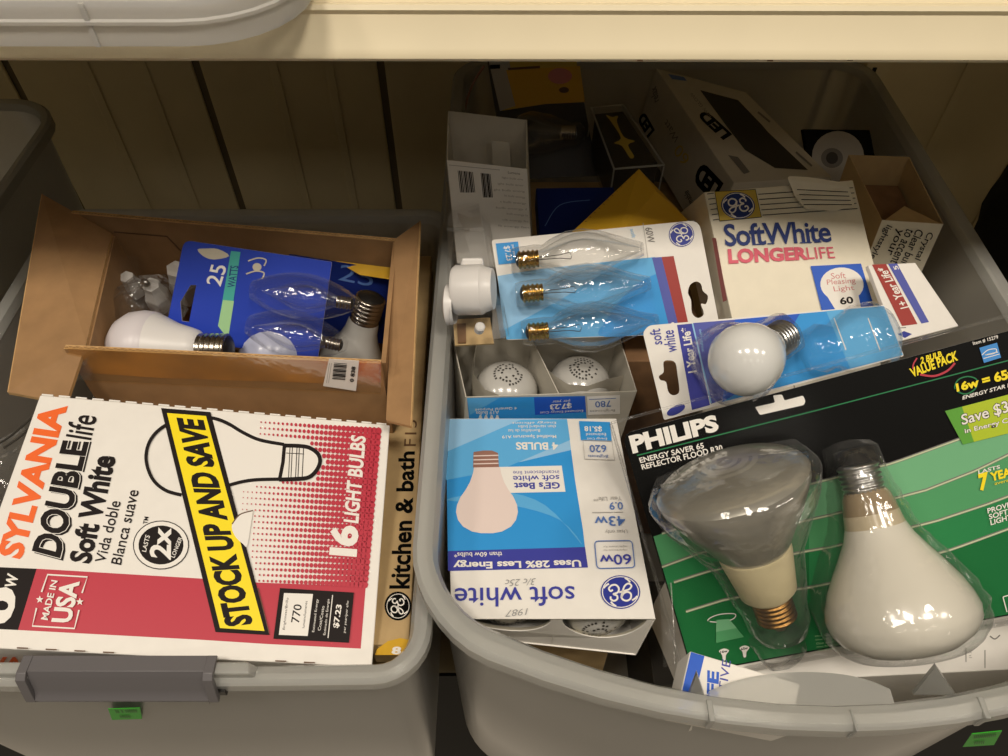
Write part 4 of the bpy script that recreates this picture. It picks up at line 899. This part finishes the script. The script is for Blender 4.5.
g = MB(); g.lathe(f0, fx, [(.0075, .008), (.008, .0112)] + threads(.009, .0245, .0125) + [(.0255, .013)], 'aluminium', 24); go = g.build('screw_base', pc, True, angle=60)
g = MB(); g.lathe(f0, fx, [(0, 0), (.0005, .004), (.002, .005), (.0075, .0095)], 'black_insulator', 18); g.build('contact', go, True)
# clear shell
cs = MB()
def ripple(prof, k0, sc, add=.003):
    out = []
    for (t0, r0), (t1, r1) in zip(prof[:-1], prof[1:]):
        for k in range(3): t = k / 3; out.append((t0 + (t1 - t0) * t, (r0 + (r1 - r0) * t) * sc + add + .0007 * math.sin((t0 + (t1 - t0) * t) * 620)))
    out.append((prof[-1][0], prof[-1][1] * sc + .001)); return out
half_shell(cs, f0 - (f1 - f0).normalized() * .004, f1 - f0, [(0, .008), (.002, .0155), (.018, .0168)] + ripple([(.028, .0165), (.042, .0195), (.054, .022), (.066, .0285), (.088, .0425), (.104, .0480), (.118, .046), (.128, .036), (.136, .0)], 0, .98), ph, 'clamshell', 26)
half_shell(cs, e0 - ax * .006, ax, [(0, .012), (.003, .0165)] + ripple([(.012, .0165), (.034, .0205), (.064, .0265), (.090, .041), (.108, .0495), (.118, .0505), (.125, .044), (.1315, .0)], 0, 1.02), ph, 'clamshell', 26)
tb0 = ph.p(770, 632, .009); tb1 = ph.p(792, 664, .009); half_shell(cs, tb0, tb1 - tb0, [(0, .0165), (.012, .0165), (.02, .015), (.024, .008)], ph, 'clamshell', 10)
cs.build('moulded_shell', pc, True, angle=75)
ed = MB()                       # flat front sheet and the raised rim round the card
m0, m1 = -.005, .006
ring_o = [pg(m0, m0 - .004), pg(wid + .005, m0 - .004), pg(wid + .005, hgt + .003), pg(m0, hgt + .003)]
ed.add([v + ph.n * .0045 for v in ring_o], [(0, 1, 2, 3)], 'clam_sheet')
for i in range(4):
    a, b = ring_o[i], ring_o[(i + 1) % 4]; ed.hexa([a + ph.n * .005, b + ph.n * .005, b + ph.n * .004 - (b - a).cross(ph.n).normalized() * .0015, a + ph.n * .004 - (b - a).cross(ph.n).normalized() * .0015, a - ph.n * .004, b - ph.n * .004, b - ph.n * .004 - (b - a).cross(ph.n).normalized() * .0015, a - ph.n * .004 - (b - a).cross(ph.n).normalized() * .0015], 'clamshell')
ed.build('shell_rim', pc)

# ---- things under and around the clamshell
tv = PL((735, 668), .455, 8, -3); q4 = [(690, 651), (800, 684), (790, 735), (676, 713)]
t, W, L = carton('light_bulb_carton', 'white carton with blue corner band and blue letters under the clamshell edge', tv, q4, .03, 'white_board')
p = Print(tv); p.poly([(691, 652), (704.5, 656), (690, 716), (677, 713)], 'royal'); p.text('LIFE', (717, 714), (718.5, 673), (707, 712), (708, 671), 'royal', .04); p.text('TIVE', (726.5, 692), (731, 661), (718.5, 690), (722.5, 659), 'purple', 0); p.build('carton_print', t)
wp = PL(c=(.25, .2, .212), n=(0, -.10, 1)); t, W, L = carton('carton', 'plain white carton lying under the clamshell pack', wp, [(668, 575), (1040, 560), (1040, 668), (716, 684)], .10, 'white_board')
p = Print(wp); p.stroke([(985, 650), (985, 668)], .8, 'grey'); p.stroke([(966, 648), (966, 662)], .8, 'grey'); p.text('(1.2)', (972, 658), (972, 650), (969, 658), None, 'grey'); p.stroke(spline([(990, 636), (995, 639), (1000, 635)]), 1.2, 'grey'); p.build('carton_print', t)
q = MB(); q.panel([at(660, 585, .50), at(671, 583, .505), at(676, 664, .485), at(664, 667, .48)], .0012, 'blister_flat'); tag(q.build('loose_card'), 'clear plastic strip between the blue carton and clamshell', 'card')
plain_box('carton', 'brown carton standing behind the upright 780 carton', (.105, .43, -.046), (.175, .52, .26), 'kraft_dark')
plain_box('carton', 'tan carton at the bottom front of the large bin', (.01, .225, -.046), (.085, .32, .17), 'tan_board')
plain_box('carton', 'dark carton low at the front of the large bin', (.128, .215, -.046), (.26, .31, .085), 'ink_darkbox')
plain_box('carton', 'grey carton filling the middle of the large bin', (.185, .31, -.046), (.37, .52, .19), 'gray_board')
plain_box('carton', 'tan carton at the back of the large bin', (.03, .56, -.046), (.34, .80, .18), 'tan_board')
plain_box('carton', 'white carton under the barcode carton', (-.012, .47, -.046), (.09, .56, .20), 'white_board')

# ---- clear pack with white night light along the bin wall
atp = lambda x, y, d: at(x, y, d * 1.11)
t = thing('plastic_pack', 'clear upright plastic pack holding a white rounded plug-in light', 'plastic pack', atp(475, 330, .56))
c0, c1_ = atp(474, 268, .545), atp(474, 318, .53); ax = c1_ - c0
q = MB(); q.lathe(atp(472, 292, .54) - Vector((.0145, -.002, 0)), Vector((1, -.08, .12)), [(0, 0), (0, .018), (.003, .020), (.023, .020), (.0255, .018), (.028, .0175), (.032, .016), (.032, 0)], 'white_plastic', 28); q.build('plug_body', t, True, angle=35)
q = MB(); q.lathe(atp(455, 305, .54), Vector((-1, .08, -.1)), [(0, .015), (.006, .0165), (.008, .012), (.008, 0)], 'white_plastic', 24); q.build('plug_cap', t, True, angle=35)
q = MB(); cc = atp(472, 266, .545); q.panel([cc + Vector((-.008, .003, .006)), cc + Vector((.009, .003, .006)), cc + Vector((.011, -.006, -.006)), cc + Vector((-.011, -.006, -.006))], .006, 'white_plastic'); q.build('plug_neck', t, bevel=.002)
q = MB(); q.lathe(atp(479, 330, .535), Vector((.2, -.3, 1)), [(0, .004), (.006, .004), (.007, .003), (.007, 0)], 'white_plastic', 14); q.build('plug_pin', t, True)
q = MB(); q.box(tuple(atp(470, 275, .536) - Vector((.0012, .001, .001))), tuple(atp(470, 275, .536) + Vector((.0012, .001, .001))), 'black_insulator'); q.build('sensor_dot', t)
sh = [atp(*a) for a in ((447, 176, .60), (476, 172, .605), (505, 338, .535), (452, 345, .53))]
q = MB(); q.panel([atp(475, 172, .60), atp(481, 172, .605), atp(509, 336, .555), atp(501, 338, .54)], .001, 'blister_flat'); q.panel([atp(447, 182, .60), atp(475, 178, .595), atp(498, 338, .515), atp(450, 342, .51)], .0008, 'blister_flat'); q.panel([atp(447, 182, .60), atp(450, 342, .51), atp(449, 342, .535), atp(446, 182, .62)], .0008, 'blister_flat'); q.panel([atp(447, 228, .575), atp(484, 228, .57), atp(484, 231, .575), atp(447, 231, .58)], .001, 'blister'); q.build('clear_shell', t)
q = MB(); q.panel([atp(453, 320, .565), atp(490, 318, .565), atp(494, 344, .555), atp(455, 346, .555)], .002, 'tan_board'); q.build('backing_card', t)
q = MB(); q.panel([atp(457, 324, .5625), atp(466, 323.5, .5625), atp(466, 343, .5535), atp(458, 343, .5535)], .001, 'kraft_dark'); q.build('card_mark', t)
# ---- barcode carton, open top
bp_ = PL((487, 165), .63, 68, 0)
t = thing('small_carton', 'white open-topped carton with barcodes beside the bin wall', 'carton', bp_.p(490, 240))
F0, F1 = bp_.p(447, 160), bp_.p(527, 169); dv = (bp_.p(455, 240) - F0).normalized() * .09; bk = Vector((0, .045, .018))
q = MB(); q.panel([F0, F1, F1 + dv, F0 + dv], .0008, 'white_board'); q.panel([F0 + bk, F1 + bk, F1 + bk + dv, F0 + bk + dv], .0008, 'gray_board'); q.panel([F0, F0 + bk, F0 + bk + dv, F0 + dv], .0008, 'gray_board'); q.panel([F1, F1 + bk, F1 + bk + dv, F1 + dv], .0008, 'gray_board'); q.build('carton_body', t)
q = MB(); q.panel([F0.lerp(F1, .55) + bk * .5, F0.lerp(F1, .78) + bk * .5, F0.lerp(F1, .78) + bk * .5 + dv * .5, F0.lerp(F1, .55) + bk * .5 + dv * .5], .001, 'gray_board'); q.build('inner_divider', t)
p = Print(bp_, .0008)
for k in range(10): p.stroke([(458 + k * 1.6, 170.5 + k * .17), (460.5 + k * 1.6, 192.5)], .5 + .6 * (k * 5 % 3) / 2, 'black')
for k in range(7): p.stroke([(481 + k * 1.5, 173 + k * .17), (483.5 + k * 1.5, 197.5)], .5 + .7 * (k * 5 % 3) / 2, 'black')
p.text('Lumens', (508, 173.5), (520, 174.8), (508, 171), None, 'grey')
for k in range(9): p.text('light bulb energy facts'[k:k + 14].strip() or 'energy', (502 - (k % 3) * 5 + k * .8, 179 + k * 6), (523 + k * .8, 181 + k * 6), (502 - (k % 3) * 5 + k * .8, 176.5 + k * 6), None, 'lightgrey')
p.stroke([(449, 165), (500, 170)], .6, 'lightgrey'); p.build('carton_print', t)
# ---- dark things in the shade at the back
yp = PL((535, 110), .86, 55, 0)
t = thing('bulb_blister_pack', 'yellow-headed hanging card with dark blister bulb in the shade', 'bulb pack', yp.p(540, 150))
q = MB(); q.sheet([[yp.p(*a) for a in ((484, 40), (572, 38), (598, 176), (506, 180))]], yp.n, .0008, 'ink_darkbox'); q.build('backing_card', t)
p = Print(yp); p.poly([(484, 40), (572, 38), (584, 102), (545, 104), (500, 111)], 'mustard'); p.poly([(484, 40), (505, 40), (518, 105), (500, 111)], 'lightgrey'); p.poly([(506, 70), (580, 66), (585, 102), (545, 104), (516, 108)], 'gold')
p.ell((560, 76), (12, 0), (0, 8), 'rose'); p.ell((564, 90), (5, 0), (0, 3), 'brown'); p.stroke([(490, 67), (500, 66.5)], 4, 'phblack'); p.stroke([(508, 69), (540, 67)], 2.5, 'brown'); p.build('card_print', t)
add_bulb(t, yp.p(577, 133, .016), yp.p(520, 132, .018), A19, 'clear_glass', 'nickel', scale=.7)
q = MB(); half_shell(q, yp.p(584, 134, .012), yp.p(510, 134, .012) - yp.p(584, 134, .012), [(0, .008), (.004, .013), (.02, .015), (.04, .022), (.06, .025), (.075, .02), (.082, .006)], yp, 'blister'); q.build('blister', t, True)
# clear box
kp2 = PL((615, 168), .78, 5, 0); cq = [(591, 108), (623, 105), (664, 165), (614, 169)]
W = [kp2.p(*a) for a in cq]; L = [v - Vector((0, -.004, .055)) for v in W]
t = thing('clear_box', 'small clear plastic box with yellow bulb insert in the shade', 'box', mean(L)); q = MB(); q.hexa(W + L, 'blister_flat'); q.build('clear_case', t)
q = MB()
for i in range(4): q.tube([W[i], W[(i + 1) % 4]], .0011, 'bin_rim_plastic', 6); q.tube([W[i], L[i]], .0009, 'bin_rim_plastic', 6)
q.build('case_edge', t)
cw = mean(W); q = MB(); q.hexa([cw + (v - cw) * .86 - kp2.n * .003 for v in W] + [mean(L) + (v - mean(L)) * .86 for v in L], 'ink_darkbox'); q.build('insert_card', t)
p = Print(PL(c=cw - kp2.n * .0026, n=kp2.n)); p.poly(spline([(606, 115), (612, 117), (618, 116), (617, 122), (624, 137), (635, 141), (628, 145), (634, 156), (630, 158), (622, 146), (614, 143), (621, 138), (612, 123)], 3, True), 'mustard'); p.build('insert_print', t)
# orange carton corner
t = thing('small_carton', 'orange ribbed carton poking up corner first from the heap', 'carton', at(630, 215, .66))
a, b, c, d, e = at(639, 169, .655), at(656, 191, .645), at(618, 236, .625), at(572, 232, .64), at(694, 226, .66)
q = MB(); dn_ = Vector((.0, .02, -.05)); q.hexa([a, b, c, d, a + dn_ + (e - b), e, c + (e - b), d + dn_ + (e - b)], 'ink_gold'); q.build('carton_body', t)
pl_ = facepl(a, b, d, Vector((0, -1, 1))); p = Print(pl_)
for k in range(1, 13): p.stroke([lerp((639, 169), (576, 230), k / 14), lerp((655, 191), (620, 234), k / 14)], .6, 'brown')
p.build('rib_print', t)
# dark blue carton
bq = PL((572, 205), .69, 20, 0); t, W, L = carton('small_carton', 'dark blue glossy carton lying in the shade behind the candle bulbs', bq, [(536, 188), (614, 187), (618, 240), (540, 242)], .03, 'ink_cobaltdark')
p = Print(bq); p.stroke(spline([(545, 226), (560, 205), (590, 200)]), .8, 'steel'); p.build('carton_print', t)
# white LED carton
lt = PL((734, 183), .77, 2, -2); lq = [(656, 68), (746, 92), (832, 177), (734, 183)]
W = [lt.p(*a) for a in lq]; L = [v + Vector((-.012, 0, -.085)) for v in W]
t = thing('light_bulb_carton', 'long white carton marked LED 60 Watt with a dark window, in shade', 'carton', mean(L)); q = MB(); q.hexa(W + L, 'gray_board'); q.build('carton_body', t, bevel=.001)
p = Print(lt); p.poly([(700, 90), (738, 100), (762, 125), (768, 132), (808, 170), (775, 168), (745, 150), (728, 128)], 'darkbox'); p.text('LED', (731, 134), (706, 111), (723, 139), (698, 116), 'phblack', .05); p.text('60W GLOW', (712, 116), (692, 92), (709.5, 118), None, 'grey'); p.poly([(668, 74), (684, 77), (687, 81), (672, 79)], 'steel')
p.stroke([(758, 112), (770, 122)], 2, 'grey'); p.stroke([(796, 152), (812, 166)], 2, 'grey'); p.poly([(728, 155), (738, 157), (750, 172), (744, 174)], 'grey'); p.build('top_print', t)
ls_ = facepl(W[0], W[3], L[0], Vector((-1, 0, 0)))
for a_ in (('60', (690, 158), (680, 143), (683, 167), (673, 152), 'mustard', .0), ('Watt', (680, 139), (667, 119), (675, 143), (663, 124), 'grey', .0), ('LED', (722, 184), (702, 163), (713, 200), (694, 180), 'phblack', .06), ('relax', (659, 100), (656, 86), (653, 104), (650, 90), 'grey', .02), ('LED', (654, 130), (644, 112), (648, 137), (638, 120), 'phblack', .05), ('dimmable', (697, 210), (688, 190), (692, 213), (683, 193), 'phblack', .0)):
    p = Print(ls_); p.text(*a_); p.build('side_lettering', t)
# black card with round lamp
bp2 = PL((838, 152), .83, 50, -6); t, W, L = carton('bulb_card', 'black card with round grey lamp picture at the back of the bin', bp2, [(803, 129), (870, 130), (880, 182), (812, 184)], .006, 'ink_phblack', 'card')
p = Print(bp2); p.ell((838, 156), (26, 0), (0, 25), 'lightgrey'); p.ell((832, 158), (11, 0), (0, 10), 'grey'); p.ell((832, 158), (6, 0), (0, 6), 'darkbox'); p.build('card_print', t)
# orange cable arc
q = MB(); q.tube([ony(*a, .80) for a in spline([(484, 66), (474, 82), (467, 100), (464, 118), (465, 135), (470, 152)], 5)], .0014, 'ink_coppery', 6); tag(q.build('orange_cable', smooth=True), 'thin orange cable arched against the inside of the large bin', 'cable')
# black fabric bundle beyond the right bin
t = thing('fabric_bundle', 'black fuzzy fabric bundle standing beside the large bin', 'fabric', (.71, .70, -.06))
q = MB(); rows, sg = 22, 26; vs = []
for i in range(rows):
    z = -.058 + .47 * i / (rows - 1); f = (math.sin(math.pi * (.12 + .80 * i / (rows - 1)))) ** .5
    for k in range(sg):
        a_ = 2 * math.pi * k / sg; rr = 1 + .05 * math.sin(4 * a_ + z * 30) + random.uniform(-.02, .02)
        vs.append(Vector((.700 + .105 * f * rr * math.cos(a_) + .02 * z, .70 + .15 * f * rr * math.sin(a_), z)))
q.add(vs, [(i * sg + k, i * sg + (k + 1) % sg, (i + 1) * sg + (k + 1) % sg, (i + 1) * sg + k) for i in range(rows - 1) for k in range(sg)] + [tuple(range(sg))[::-1], tuple((rows - 1) * sg + k for k in range(sg))], 'black_fabric'); q.build('folded_cloth', t, True)
